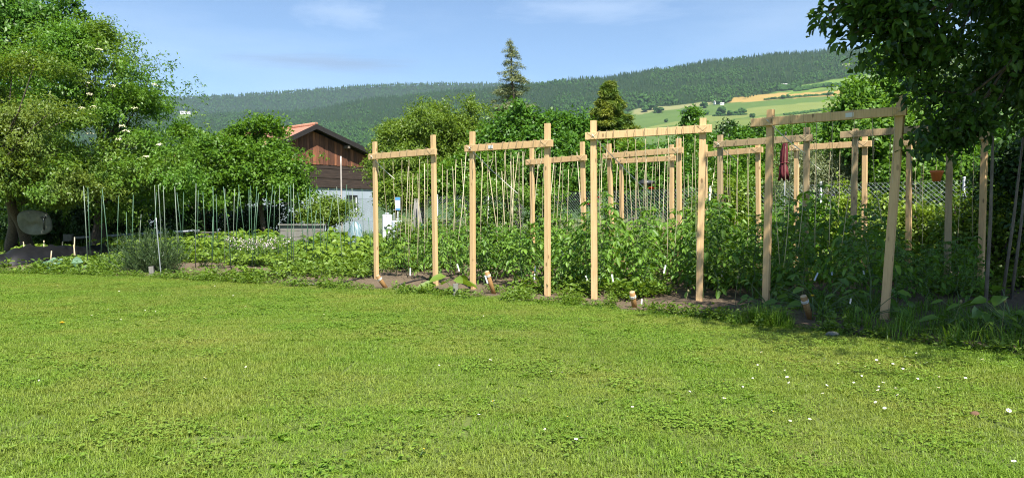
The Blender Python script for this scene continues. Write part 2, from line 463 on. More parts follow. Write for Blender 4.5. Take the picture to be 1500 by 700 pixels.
# forest trees (stuff): small prototypes instanced over the slopes
def forest_mat(name, c1, c2):
    m, nt, b, out = newmat(name)
    oi = nt.nodes.new('ShaderNodeObjectInfo'); gg = nt.nodes.new('ShaderNodeNewGeometry')
    f = noise_node(nt, .008, 3, vec=gg.outputs['Position'])
    ad = nt.nodes.new('ShaderNodeMath'); ad.operation = 'MULTIPLY_ADD'; ad.inputs[1].default_value = .6; nt.links.new(oi.outputs['Random'], ad.inputs[0])
    ml = nt.nodes.new('ShaderNodeMath'); ml.operation = 'MULTIPLY'; ml.inputs[1].default_value = .5; nt.links.new(f, ml.inputs[0]); nt.links.new(ml.outputs[0], ad.inputs[2])
    nt.links.new(mixc(nt, ad.outputs[0], c1, c2), b.inputs['Base Color']); b.inputs['Roughness'].default_value = .9; b.inputs['Specular IOR Level'].default_value = .1
    return m
M['far_conifer'] = forest_mat('far_conifer', (.011, .031, .010), (.032, .068, .020))
M['far_broadleaf'] = forest_mat('far_broadleaf', (.019, .054, .012), (.052, .115, .024))
fr = np.random.default_rng(3)
cm, bm_ = [], []
for k in range(4):
    mb = MB(); V = []; T = []
    for j, (r0, z0, z1) in enumerate(((3.6, 2, 13), (2.8, 8, 19), (1.9, 14, 25))):
        n = 7; b0 = len(V)
        for i in range(n): an = 2 * math.pi * (i + fr.uniform(-.3, .3)) / n; rr = r0 * fr.uniform(.6, 1.2); V.append((rr * math.cos(an), rr * math.sin(an), z0 + fr.uniform(-1.5, 1)))
        V.append((fr.normal(0, .3), fr.normal(0, .3), z1 + fr.uniform(-1, 1)))
        T += [(b0 + i, b0 + (i + 1) % n, b0 + n) for i in range(n)]
    mb.add(V, tris=T); mb.sm = False; cm.append(mb.mesh('far_conifer', M['far_conifer']))
def blob(rr, n=(5, 8), rad=(1, 1, 1), jit=.25, zc=0):
    V = [(0, 0, zc - rad[2])]; Q = []; T = []
    for i in range(1, n[0]):
        th = math.pi * i / n[0]
        for j in range(n[1]):
            an = 2 * math.pi * (j + .5 * (i % 2)) / n[1]; s = 1 + rr.uniform(-jit, jit)
            V.append((rad[0] * math.sin(th) * math.cos(an) * s, rad[1] * math.sin(th) * math.sin(an) * s, zc - rad[2] * math.cos(th) * s))
    V.append((0, 0, zc + rad[2])); k = n[1]
    for j in range(k):
        T.append((0, 1 + (j + 1) % k, 1 + j)); e = len(V) - 1 - k; T.append((len(V) - 1, e + j, e + (j + 1) % k))
        for i in range(n[0] - 2): a0 = 1 + i * k; Q.append((a0 + j, a0 + (j + 1) % k, a0 + k + (j + 1) % k, a0 + k + j))
    return V, Q, T
for k in range(4):
    mb = MB()
    for q in range(4):
        V, Q, T = blob(fr, (4, 6), (3.2, 3.2, 3.6), .35, 0)
        V = np.array(V) + np.array([fr.normal(0, 2.2), fr.normal(0, 2.2), fr.uniform(6, 13)]); mb.add(V, Q, T)
    mb.sm = False; bm_.append(mb.mesh('far_broadleaf', M['far_broadleaf']))
fc = protos('forest_trees', cm + bm_)
order = sorted(range(8), key=lambda i: [x.name for x in fc.objects][i])
names_sorted = sorted(x.name for x in fc.objects)
conif_idx = [i for i, nme in enumerate(names_sorted) if 'conifer' in nme]; broad_idx = [i for i, nme in enumerate(names_sorted) if 'broad' in nme]
n = 82000
px = fr.uniform(-250, 1800, n); r = 1.03 - .93 * fr.random(n) ** 1.25
P, row = near_pt(px, r)
keep = forest_mask(px, row) & ((r > .42) | (px < 905) | (row > 224))
px, r, P, row = px[keep], r[keep], P[keep], row[keep]
pc = 1 / (1 + np.exp(-((r - .86) * 14 + (vnoise(np.stack([px / 35, row / 9, 0 * px], 1), 4) - .5) * 9)))
isc = fr.random(len(px)) < pc
idx = np.where(isc, np.array(conif_idx)[fr.integers(0, 4, len(px))], np.array(broad_idx)[fr.integers(0, 4, len(px))])
s = fr.uniform(.5, 1.15, len(px)) * np.where(isc, .74, .85)
tag(scatter('hill_forest', P, zrot(len(px)), s, idx, fc, 'dark mixed forest covering the long hillside', 'forest'), kind='stuff')
n = 14000
px = fr.uniform(-150, 820, n); r = fr.uniform(.72, 1.02, n); P, row = far_pt(px, r)
tag(scatter('ridge_forest', P, zrot(n), fr.uniform(1.0, 1.5, n), np.array(conif_idx + broad_idx)[fr.integers(0, 8, n)], fc, 'bluish forest covering the far ridge', 'forest'), kind='stuff')

# trees and hedges standing on the meadows
def far_tree(px, row, wpx, lab, grp, hpx=None, cat='tree'):
    ys = float(np.interp(px, *NEAR)) + 6; r_ = (315 - row) / (315 - ys)
    P, _ = near_pt(np.array([float(px)]), np.array([r_])); P = P[0]; d = P[1]
    s_ = wpx * d / F; h_ = (hpx or wpx * .8) * d / F
    t = thing('meadow_tree', lab, cat, P, grp)
    mb = MB()
    for q in range(7):
        V, Q, T = blob(fr, (4, 6), (s_ * .3, s_ * .3, h_ * .28), .3)
        mb.add(np.array(V) + P + np.array([fr.uniform(-.3, .3) * s_, fr.uniform(-.3, .3) * s_, h_ * fr.uniform(.3, .75)]), Q, T)
    mb.sm = False
    mb.build('crown', M['far_broadleaf'], t)
    MB().tube([P + (0, 0, -1), P + (0, 0, h_ * .4)], [s_ * .05, s_ * .03], 5).build('trunk', M['bark'], t)
spots = [(946, 163, 12), (953, 161, 14), (962, 163, 11), (967, 163, 10), (1003, 165, 10), (1012, 164, 14), (1019, 165, 12), (1034, 165, 10), (1030, 157, 11),
         (1052, 166, 9), (1058, 164, 14), (1070, 166, 10), (1079, 165, 9), (1088, 164, 13), (976, 177, 7), (1045, 150, 8), (1053, 152, 9), (1060, 151, 12), (1066, 149, 10),
         (1148, 145, 7), (1154, 144, 7), (940, 152, 20), (985, 150, 16), (1215, 140, 9), (1165, 176, 10), (1103, 173, 9), (905, 178, 14), (918, 172, 12)]
for px, row, wp in spots:
    far_tree(px, row + 1, wp, 'small round tree standing on the pale meadow of the hillside', 'trees dotted over the hillside meadow')
def hedgerow(pts, hpx, lab, nm='hedgerow'):
    q = []
    for (x0, y0), (x1, y1) in zip(pts[:-1], pts[1:]):
        k = max(2, int(abs(x1 - x0) / 1.5)); q += [(x0 + (x1 - x0) * i / k, y0 + (y1 - y0) * i / k) for i in range(k)]
    mb = MB(); first = None
    for x, y in q:
        ys = float(np.interp(x, *NEAR)) + 6
        P, _ = near_pt(np.array([x]), np.array([(315 - y) / (315 - ys)])); P = P[0]
        h_ = hpx * P[1] / F * fr.uniform(.6, 1.25)
        V, Q, T = blob(fr, (3, 5), (h_ * .8, h_ * .7, h_ * .6), .3); mb.add(np.array(V) + P + np.array([0, 0, h_ * .4]), Q, T)
        first = P if first is None else first
    mb.sm = False
    tag(mb.build(nm, M['far_broadleaf'], loc=first), lab, 'hedge')
hedgerow([(1120, 147), (1160, 145), (1215, 140), (1222, 138)], 3.2, 'dark hedge along the lower edge of the wheat field')
hedgerow([(1166, 133), (1200, 128), (1240, 127)], 6, 'broad hedge between the wheat field and upper green field')
hedgerow([(1140, 134), (1166, 131), (1172, 127)], 8, 'dark clump of bushes left of the upper green field')
hedgerow([(1150, 168), (1190, 164), (1225, 161)], 3.5, 'low dark hedge across the lower meadow')
hedgerow([(1045, 168), (1095, 166)], 3, 'thin hedge below the row of meadow trees')

def far_house(px, row, wpx, hpx, yaw, lab, wallc):
    ys = float(np.interp(px, *NEAR)) + 6
    P, _ = near_pt(np.array([float(px)]), np.array([(315 - row) / (315 - ys)])); P = P[0]
    k = P[1] / F; W, H = wpx * k, hpx * k
    t = thing('farmhouse', lab, 'house', P)
    mb = MB().box(P + (0, 0, H * .35), (W, W * .6, H * .9), yaw); mb.build('wall', wallc, t)
    c, s_ = math.cos(yaw), math.sin(yaw)
    def R(x, y, z): return P + np.array([c * x - s_ * y, s_ * x + c * y, z])
    a_, b_ = W * .55, W * .36
    V = [R(-a_, -b_, H * .78), R(a_, -b_, H * .78), R(a_, b_, H * .78), R(-a_, b_, H * .78), R(-a_, 0, H * 1.25), R(a_, 0, H * 1.25)]
    mb = MB().add(V, [(0, 1, 5, 4), (2, 3, 4, 5)], [(0, 4, 3), (1, 2, 5)]); mb.sm = False
    mb.build('roof', M['roof_grey'], t)
    for x in (-.25, .2):
        MB().box(R(x * W, -W * .305, H * .45), (W * .14, W * .02, H * .3), yaw).build('window', M['dark_void'], t)
M['roof_grey'] = plain('pale_roof', (.45, .42, .40), .7, .1)
M['house_white'] = plain('house_white', (.8, .8, .78), .8, .05)
far_house(268, 168, 7, 4, .3, 'white farmhouse at the edge of the small far meadow, left', M['house_white'])
far_house(276, 167, 6, 4, -.2, 'second white farmhouse, right beside the other on the far meadow', M['house_white'])
far_house(1050, 153, 8, 4, .2, 'pale farmhouse beside trees above the striped meadow', M['house_white'])
far_house(1058, 154, 5, 3, -.3, 'small pale barn right of the meadow farmhouse', M['house_white'])
far_house(1148, 128, 9, 3, .1, 'pale shed at the forest edge by upper green field', M['roof_grey'])

# haze
if HAZE > 0:
    m = bpy.data.materials.new('haze_air'); m.use_nodes = True; nt = m.node_tree
    for n_ in list(nt.nodes):
        if n_.type == 'BSDF_PRINCIPLED': nt.nodes.remove(n_)
    pv = nt.nodes.new('ShaderNodeVolumePrincipled'); pv.inputs['Color'].default_value = (.66, .82, 1, 1); pv.inputs['Density'].default_value = HAZE; pv.inputs['Anisotropy'].default_value = .2
    nt.links.new(pv.outputs[0], nt.nodes['Material Output'].inputs['Volume'])
    tag(MB().box((0, 2900, 504), (25000, 6400, 1030)).build('haze', m), 'thin bluish summer haze over the valley', 'haze', kind='stuff')

# ================================================================== ground, lawn, soil
m, nt, b, out = newmat('ground')
g = nt.nodes.new('ShaderNodeNewGeometry')
f = noise_node(nt, .9, 6, vec=g.outputs['Position']); f2 = noise_node(nt, 30, 4, vec=g.outputs['Position'])
c = ramp(nt, f, [(.3, (.06, .10, .014)), (.55, (.095, .14, .02)), (.75, (.15, .15, .04))])
c = mixc(nt, mixc(nt, .55, f2, (0., 0., 0.)), c, (.10, .085, .03))
nt.links.new(c, b.inputs['Base Color']); b.inputs['Roughness'].default_value = 1; bump(nt, b, f2, .5, .02)
M['ground'] = m
mb = MB(); R0 = 16000
gxs = np.array([-R0, -400, -60, -30, -15, 0, 15, 30, 60, 400, R0]); gys = np.array([-R0, -400, -60, -10, 10, 30, 60, 400, R0])
V = [(x, y, 0) for y in gys for x in gxs]; k = len(gxs)
mb.add(V, [(j * k + i, j * k + i + 1, (j + 1) * k + i + 1, (j + 1) * k + i) for j in range(len(gys) - 1) for i in range(k - 1)])
tag(mb.build('ground', M['ground']), 'flat ground under lawn and garden', 'ground', kind='structure')

EDGE = ([-40, -10.4, -7.0, -3.7, -2.2, -.48, 1.05, 1.97, 3.03, 4.2, 6, 10, 20], [24, 14.5, 13.6, 11.8, 11.15, 10.1, 9.15, 8.3, 7.35, 6.0, 4.4, 2.0, -2])
def edge(x): return np.interp(x, *EDGE)
def edgew(x, y):
    return edge(x) + (vnoise(np.stack([np.asarray(x) * 1.4, np.asarray(y) * .3, 0 * np.asarray(x)], 1), 2) - .5) * .45
# soil bed
def soilh(x, y):
    q = np.stack([x, y, 0 * x], 1)
    e = np.clip((y - edge(x)) / .5, 0, 1)
    return .004 + e * (.25 + .75 * np.clip((y - edge(x) - .9) / .6, 0, 1)) * (.035 * vnoise(q * 1.3, 6) + .03 * vnoise(q * 5, 7) + .025 * vnoise(q * 14, 8))
step = .085
xs = np.arange(-13, 9.5, step); ys_ = np.arange(5, 24, step)
X, Y = np.meshgrid(xs, ys_); x, y = X.ravel(), Y.ravel()
V = np.stack([x, y, soilh(x, y)], 1)
ok = (y > edgew(x, y)).reshape(X.shape)
i = (np.arange(len(ys_) - 1)[:, None] * len(xs) + np.arange(len(xs) - 1)[None])
sel = ok[:-1, :-1] & ok[1:, 1:] & ok[:-1, 1:] & ok[1:, :-1]
i = i[sel]
m, nt, b, out = newmat('soil')
g = nt.nodes.new('ShaderNodeNewGeometry')
f = noise_node(nt, .8, 4, vec=g.outputs['Position']); f2 = noise_node(nt, 22, 8, vec=g.outputs['Position'], rough=.75)
c = ramp(nt, f2, [(.25, (.045, .034, .025)), (.5, (.105, .08, .057)), (.74, (.21, .165, .12))])
c = mixc(nt, f, c, mixc(nt, .5, c, (.22, .165, .10)))
nt.links.new(c, b.inputs['Base Color']); b.inputs['Roughness'].default_value = 1; b.inputs['Specular IOR Level'].default_value = .1; bump(nt, b, f2, .8, .03)
M['soil'] = m
tag(MB().add(V, np.stack([i, i + 1, i + len(xs) + 1, i + len(xs)], 1)).build('garden_soil', m), 'brown crumbly soil of the vegetable beds', 'soil', kind='structure')

# lawn tiles
def lawnmat(name, c1, c2, c3):
    m, nt, b, out = newmat(name)
    a = nt.nodes.new('ShaderNodeAttribute'); a.attribute_name = 'tint'; g = nt.nodes.new('ShaderNodeNewGeometry')
    f = noise_node(nt, .55, 5, vec=g.outputs['Position'], rough=.7)
    mr = nt.nodes.new('ShaderNodeMapRange'); mr.inputs[1].default_value = .42; mr.inputs[2].default_value = .68
    nt.links.new(f, mr.inputs[0])
    c = mixc(nt, a.outputs['Fac'], c1, c2); c = mixc(nt, mr.outputs[0], c, mixc(nt, a.outputs['Fac'], tuple(x * .75 for x in c3), c3))
    f3 = noise_node(nt, .23, 6, vec=g.outputs['Position'], rough=.75)
    m3 = nt.nodes.new('ShaderNodeMapRange'); m3.inputs[1].default_value = .5; m3.inputs[2].default_value = .66; m3.inputs[4].default_value = .6
    nt.links.new(f3, m3.inputs[0]); c = mixc(nt, m3.outputs[0], c, mixc(nt, a.outputs['Fac'], tuple(x * .72 for x in c1), tuple(x * .72 for x in c2)))
    nt.links.new(c, b.inputs['Base Color']); b.inputs['Roughness'].default_value = .5; b.inputs['Specular IOR Level'].default_value = .3
    t = nt.nodes.new('ShaderNodeBsdfTranslucent'); nt.links.new(mixc(nt, 1.0, c, (1.4, 1.4, .6), 'MULTIPLY'), t.inputs['Color'])
    mx = nt.nodes.new('ShaderNodeMixShader'); mx.inputs[0].default_value = .3
    nt.links.new(b.outputs[0], mx.inputs[1]); nt.links.new(t.outputs[0], mx.inputs[2]); nt.links.new(mx.outputs[0], out.inputs['Surface'])
    return m
M['lawn'] = lawnmat('lawn_blades', (.098, .185, .016), (.215, .325, .034), (.28, .305, .058))
M['clover'] = lawnmat('clover_leaves', (.09, .185, .016), (.20, .32, .036), (.22, .30, .045))
def blades(n, size, hmin, hmax, wid, lean, g_, round_=False):
    P = np.zeros((n, 3))
    if round_:
        a_ = g_.uniform(0, 6.283, n); rr = np.sqrt(g_.random(n)) * size / 2; P[:, 0] = rr * np.cos(a_); P[:, 1] = rr * np.sin(a_)
    else: P[:, :2] = g_.uniform(-size / 2, size / 2, (n, 2))
    az = g_.uniform(0, 6.283, n); h_ = g_.uniform(hmin, hmax, n); ln = np.abs(g_.normal(0, lean, n)) + .1
    D = np.stack([np.cos(az), np.sin(az), 0 * az], 1); S = np.stack([-np.sin(az), np.cos(az), 0 * az], 1) * (wid / 2)
    mid = P + D * (h_ * ln * .35)[:, None] + UP * (h_ * .62)[:, None]; tip = P + D * (h_ * ln)[:, None] + UP * (h_ * np.clip(1 - .25 * ln, .3, 1))[:, None]
    V = np.stack([P - S, P + S, mid + S * .8, tip, mid - S * .8], 1).reshape(-1, 3)
    i = np.arange(n)[:, None] * 5
    return V, i + np.array([[0, 1, 2, 4]]), i + np.array([[4, 2, 3]])
lt = []; lr = np.random.default_rng(21)
for k in range(6):
    n = 2900; V, Q, T = blades(n, .56, .014, .042, .0036, 1.0, lr)
    mb = MB(); mb.add(V, Q, T, tint=np.repeat(np.where(lr.random(n) < .06, 1.6, lr.random(n)), 5)); lt.append(mb.mesh('lawn_tile_%d' % k, M['lawn']))
cl = []
for k in range(4):            # clover and small weeds: three leaflets on short stalks
    n = 55; c0 = lr.normal(0, .09, (n, 2)); z = lr.uniform(.012, .036, n); mb = MB()
    az = lr.uniform(0, 6.28, n)
    for j in range(3):
        a_ = az + j * 2.094
        A = np.stack([np.cos(a_), np.sin(a_), lr.uniform(-.2, .3, n)], 1)
        mb.leaves(np.stack([c0[:, 0], c0[:, 1], z], 1), A, np.tile(UP, (n, 1)) + lr.normal(0, .25, (n, 3)), lr.uniform(.008, .016, n), .012, lr.random(n), .1)
    cl.append(mb.mesh('clover_patch_%d' % k, M['clover']))
wd = []
for k in range(4):            # dandelion / plantain rosettes
    n = 9; az = lr.uniform(0, 6.28, n); A = np.stack([np.cos(az), np.sin(az), lr.uniform(.15, .9, n)], 1)
    mb = MB().leaves(np.zeros((n, 3)) + (0, 0, .008), A, np.tile(UP, (n, 1)) + lr.normal(0, .2, (n, 3)), lr.uniform(.04, .085, n), lr.uniform(.010, .022, n), lr.random(n), .2, curl=.35)
    wd.append(mb.mesh('lawn_rosette_%d' % k, M['clover']))
xs = np.arange(-14, 9, .5)
pts = np.array([(x, y) for x in xs for y in np.arange(.5, 17, .5) if abs(x) < y * .78 + 2.2 and y < edge(x) + .1])
pts = pts + lr.uniform(-.06, .06, pts.shape)
n = len(pts)
sz = .9 + (vnoise(np.stack([pts[:, 0] * .9, pts[:, 1] * .9, pts[:, 0] * 0], 1), 12) - .5) * .7
scl = np.stack([np.ones(n), np.ones(n), sz], 1)
scatter('lawn', np.c_[pts, np.zeros(n)], np.stack([np.zeros(n), np.zeros(n), lr.integers(0, 4, n) * math.pi / 2], 1), scl, lr.integers(0, 6, n), protos('lawn_tiles', lt), 'mown green lawn in the foreground', 'grass')
def lawnpts(n, dens=None, margin=.15, ymin=1.5):
    out_ = np.zeros((0, 2))
    while len(out_) < n:
        y = np.sqrt(lr.uniform(ymin ** 2, 15 ** 2, 4 * n)); x = lr.uniform(-1, 1, 4 * n) * (y * .78 + 1)
        k_ = y < edge(x) - margin
        if dens is not None: k_ &= lr.random(4 * n) < dens(x, y)
        out_ = np.concatenate([out_, np.stack([x, y], 1)[k_]])
    return out_[:n]
def patchy(seed, fr_, lo):
    return lambda x, y: np.clip((vnoise(np.stack([x * fr_, y * fr_, 0 * x], 1), seed) - lo) * 5, 0.03, 1)
p = lawnpts(650, patchy(31, 2.2, .4)); n = len(p)
scatter('clover', np.c_[p, np.zeros(n)], zrot(n), lr.uniform(.7, 1.3, n), lr.integers(0, 4, n), protos('clover_patches', cl), 'clover growing through the lawn', 'clover')
p = lawnpts(2400, patchy(37, 1.3, .38)); n = len(p)
scatter('lawn_weeds', np.c_[p, np.zeros(n)], zrot(n), lr.uniform(.35, .85, n), lr.integers(0, 4, n), protos('lawn_rosettes', wd), 'flat weed rosettes in the lawn', 'weeds')
# ================================================================== post frames over the tomato beds
def base_z(x, y): return float(soilh(np.array([x]), np.array([y]))[0])
G_FR = 'wooden post frames over the tomato beds'
TAGS = []
def frame(label, left, right, rail, mat, w=.083, over=(.10, .12), railw=.10, sticker=None, rope=None, front=-1):
    """left/right: (px_base, d, px_top, row_top); rail: (row at left post, row at right post)"""
    a = np.array([gx(left[0], left[1]), left[1], 0]); b = np.array([gx(right[0], right[1]), right[1], 0])
    at_, bt = at(left[2], left[3], left[1]), at(right[2], right[3], right[1])
    a[2] = -.05; b[2] = -.05
    t = thing('post_frame', label, 'post frame', ((a + b) / 2 * (1, 1, 0)), G_FR)
    side = unit((b - a) * (1, 1, 0)); nrm = np.array([side[1], -side[0], 0]) * 1.0
    if nrm[1] > 0: nrm = -nrm
    MB().beam(a, at_, w, .055, side).build('post', mat, t)
    MB().beam(b, bt, w, .055, side).build('post', mat, t)
    zl, zr = at(left[2], rail[0], left[1])[2], at(right[2], rail[1], right[1])[2]
    def on(p, q, z): return p + (q - p) * ((z - p[2]) / (q[2] - p[2]))
    off = nrm * front * -.052
    rl, rr_ = on(a, at_, zl) + off, on(b, bt, zr) + off
    u = unit(rr_ - rl)
    MB().beam(rl - u * over[0], rr_ + u * over[1], .045, railw, nrm).build('rail', mat, t)
    # cord lashed round each joint
    for (p, q, z) in ((a, at_, zl), (b, bt, zr)):
        c = on(p, q, z); mb = MB()
        for k in range(2):
            ph = (-1) ** k; zz = -.012 + .02 * k
            ring = [c + side * sx * .062 + nrm * sy + UP * (zz + ph * sx * .045) for sx, sy in ((-1, .085), (1, .085), (1, -.05), (-1, -.05), (-1, .085))]
            mb.tube(ring, .0022, 4, False)
        mb.build('lashing', M['twine'], t)
    if sticker is not None:
        c = rl + (rr_ - rl) * sticker + off * .45 + nrm * .003
        MB().beam(c - side * .045, c + side * .045, .05, .004, UP, .001).build('sticker', M['white_plastic'], t)
    return dict(root=t, a=a, b=b, at=at_, bt=bt, rl=rl, rr=rr_, side=side, nrm=nrm, zl=zl, zr=zr)
FR = {}
P_, O_ = M['pine'], M['pine_shaded_old']
FR['A'] = frame('leftmost pale frame of the front row, right of the barn', (551, 12.95, 549, 208), (638, 11.8, 634.5, 198), (230, 223), P_)
FR['B'] = frame('pale frame in the front row with a small sticker on its left end', (692.5, 11.2, 692, 193), (802, 10.35, 802, 181), (218, 211), P_, sticker=.3)
FR['C'] = frame('pale frame in the middle of the front row, before the golden conifer', (871, 9.95, 869.5, 177), (1025, 9.4, 1030, 173.5), (200, 190), P_)
FR['D'] = frame('tallest frame at the right front with one leaning post', (1123, 8.9, 1129, 161), (1297, 7.85, 1321, 140), (179, 164), P_, over=(.22, .08), sticker=.66)
FR['B2'] = frame('small frame seen behind the right post of the stickered frame', (781, 13.8, 779, 213), (857, 13.0, 853, 208), (238, 232), P_, w=.08)
FR['C2'] = frame('second row frame seen inside the middle front frame', (899, 13.4, 892, 211), (997, 12.35, 994, 203), (229, 221), P_)
FR['C3'] = frame('farthest low frame inside the middle frame, before the bent hoops', (912, 15.0, 910, 228), (985, 14.2, 984, 212), (236.5, 232.5), P_, w=.077)
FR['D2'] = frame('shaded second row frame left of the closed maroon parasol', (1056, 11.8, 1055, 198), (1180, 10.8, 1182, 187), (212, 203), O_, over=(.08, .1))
FR['D3'] = frame('third row frame seen below the rail of the shaded second frame', (1034, 13.7, 1033, 212), (1113, 12.9, 1110, 207), (227, 220.5), P_, w=.077)
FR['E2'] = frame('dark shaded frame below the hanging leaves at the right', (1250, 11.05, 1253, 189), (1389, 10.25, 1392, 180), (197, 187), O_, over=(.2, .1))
FR['E3'] = frame('sunlit back row frame right of the maroon parasol', (1167, 12.8, 1167, 206), (1267, 12.0, 1267, 199), (217, 211.5), P_, w=.077)
FR['F3'] = frame('rightmost back row frame with the orange pot hung in front', (1332, 11.7, 1332, 204), (1438, 10.65, 1443, 187), (209, 200), P_, w=.08)

# strings hanging from the rails, each for one plant
G_ST = 'strings hanging from the frame rails'
rs_ = np.random.default_rng(5)
for key, n in (('A', 7), ('B', 10), ('C', 11), ('D', 8), ('B2', 5), ('C2', 6), ('C3', 5), ('D2', 6), ('D3', 5), ('E2', 6), ('E3', 5), ('F3', 6)):
    f = FR[key]
    lab = 'thin sisal string hanging from the rail of the ' + f['root']['label'].split(',')[0].replace('leftmost pale frame of the front row', 'leftmost front frame')
    lab = ' '.join(lab.split()[:16])
    for k in range(n):
        s_ = (k + .5 + rs_.uniform(-.3, .3)) / n
        top = f['rl'] + (f['rr'] - f['rl']) * s_; top[2] -= .04
        L = rs_.uniform(1.0, 1.9) if rs_.random() < .75 else rs_.uniform(.2, .5)
        sway = rs_.normal(0, .05, 2)
        pts = [top + np.array([sway[0] * q * q + .006 * math.sin(9 * q + k), sway[1] * q * q, -L * q]) for q in np.linspace(0, 1, 8)]
        pts[0] = top + np.array([0, 0, .09])
        mb = MB().tube(pts, .0035, 4)
        kn = top + UP * .012
        mb.tube([kn + f['nrm'] * .055 + UP * .09, kn + f['nrm'] * .055 - UP * .01, kn - f['nrm'] * .03 - UP * .015, kn - f['nrm'] * .03 + UP * .09, kn + f['nrm'] * .055 + UP * .09], .003, 4, False)
        tag(mb.build('string', M['twine'], loc=top), lab, 'string', G_ST)

# long horizontal wires running back along the beds
def cable(name, p, q, r, mat, lab, cat, sag=.05, group=None):
    p, q = np.array(p, float), np.array(q, float)
    pts = [p + (q - p) * s_ - UP * sag * 4 * s_ * (1 - s_) for s_ in np.linspace(0, 1, 12)]
    return tag(MB().tube(pts, r, 5).build(name, mat, loc=p), lab, cat, group)
# guy cords from the front frames to slanted pegs
def peg(px, row, d, tip, lab):
    b = np.array([gx(px, d), d, .0]); b[2] = -.03
    t_ = at(tip[0], tip[1], d - .1)
    t = thing('anchor_peg', lab, 'peg', (b[0], b[1], 0), 'slanting wooden anchor pegs at the bed edge')
    ax = unit(t_ - b)
    MB().tube([b, b + (t_ - b) * .5, t_], [.034, .035, .036], 10).build('shaft', M['peg'], t)
    MB().tube([t_ + ax * .001, t_ + ax * .006], [.0345, .033], 10).build('sawn_end', M['peg_end'], t)
    mb = MB()
    for k in range(3):
        c = t_ - ax * (.05 + .012 * k); u = unit(np.cross(ax, UP)); v = np.cross(ax, u)
        mb.tube([c + .039 * (math.cos(q) * u + math.sin(q) * v) for q in np.linspace(0, 6.283, 10)], .004, 4, False)
    mb.build('cord_loop', M['cord'], t)
    return t_
pk = [peg(567, 425, 11.5, (553, 404), 'brown anchor peg slanting beside the leftmost front post'),
      peg(725, 434, 10.6, (713, 398), 'tall brown anchor peg slanting right of the stickered frame post'),
      peg(931, 455, 9.1, (926, 428), 'short upright brown peg at the foot of the middle frame'),
      peg(1191, 473, 8.0, (1177, 434), 'brown anchor peg slanting by the yellow flower')]
for key, L, lab in (('A', 'a', 'white guy cord running down from the left post of the leftmost frame'), ('B', 'a', 'white guy cord slanting from the left post of the stickered frame'),
                    ('C', 'a', 'white guy cord slanting from the left post of the middle frame'), ('D', 'a', 'white guy cord slanting from the left post of the tallest frame'),
                    ('D2', 'a', 'short guy cord slanting from the left post of the shaded second row frame'), ('E3', 'a', 'guy cord slanting off the left post of the sunlit back frame')):
    f = FR[key]; p = f['rl'] + np.array([0, 0, .02]) + f['nrm'] * .04
    back = -f['nrm']
    sc_ = {'A': .5, 'B': .85, 'C': 1.0, 'D': .5, 'D2': .35, 'E3': .5}[key]; q = p + (f['side'] * .75 + back * .5 - UP * .85) * sc_
    cable('guy_cord', p, q, .006 if key in 'ABCD' else .005, M['cord'], lab, 'cord', .02, 'guy cords of the frames')

# grey stubs and stakes at the lawn edge
def stub(px, row, d, h, w, lab, mat='grey_wood', lean=0):
    b = np.array([gx(px, d), d, -.05])
    tag(MB().beam(b, b + np.array([lean, 0, h + .05]), w, w * .8, (1, .2, 0), .006).build('wooden_stub', M[mat], loc=(b[0], b[1], 0)), lab, 'stake')
stub(667, 438, 10.3, .19, .075, 'short grey wooden stub at the lawn edge between two frames')
stub(222, 405, 13.7, .20, .085, 'short grey wooden stub before the dark rosemary bush', lean=-.02)
cable('marker_pole', (gx(235, 13.5), 13.5, -.02), at(228.5, 319, 13.5), .010, M['steel'], 'pale metal stake standing alone before the rosemary bush', 'stake', 0)

# green stakes of the left bed
rs_ = np.random.default_rng(11)
SP = [125, 131, 133, 148, 154, 172, 185, 192.5, 205, 226, 228, 234, 240, 256, 259, 262, 269, 287, 292, 300, 311, 313, 321, 328, 330, 344, 351, 353, 364, 368, 370, 379, 391, 397, 403, 409, 423, 426, 431, 438,
      449, 452, 455, 463, 468, 474, 487, 494, 508, 512, 518, 531, 540]
for i, px in enumerate(SP):
    if px < 270: d = rs_.uniform(14.8, 20); g, lab = 'stakes between the tarp and the rosemary', 'thin green stake in the left bed near the black tarp and rosemary'
    elif px < 420: d = rs_.uniform(14.5, 20); g, lab = 'stakes before the plum tree', 'thin green stake in the bed before the plum tree'
    else: d = rs_.uniform(14, 19); g, lab = 'stakes before the barn', 'thin green stake in the bed before the dark barn'
    h_ = rs_.uniform(1.62, 1.92) if rs_.random() < .82 else rs_.uniform(1.1, 1.4)
    x = gx(px, d); lean = rs_.normal(0, .042, 2) * h_
    r = rs_.uniform(.006, .0095)
    pale = rs_.random() < .3
    x0 = np.array([x - lean[0], d, 0]); x1 = np.array([x + lean[0] * .2, d + lean[1], h_])
    mb = MB().tube([x0, (x0 + x1) / 2 + rs_.normal(0, .014, 3), x1], [r, r, r * .85], 5)
    if pale: lab = lab.replace('thin green', 'pale greyish'); g = 'pale ' + g
    tag(mb.build('garden_stake', M['stake_grey'] if pale else M['stake_green'], loc=x0), lab, 'stake', g)

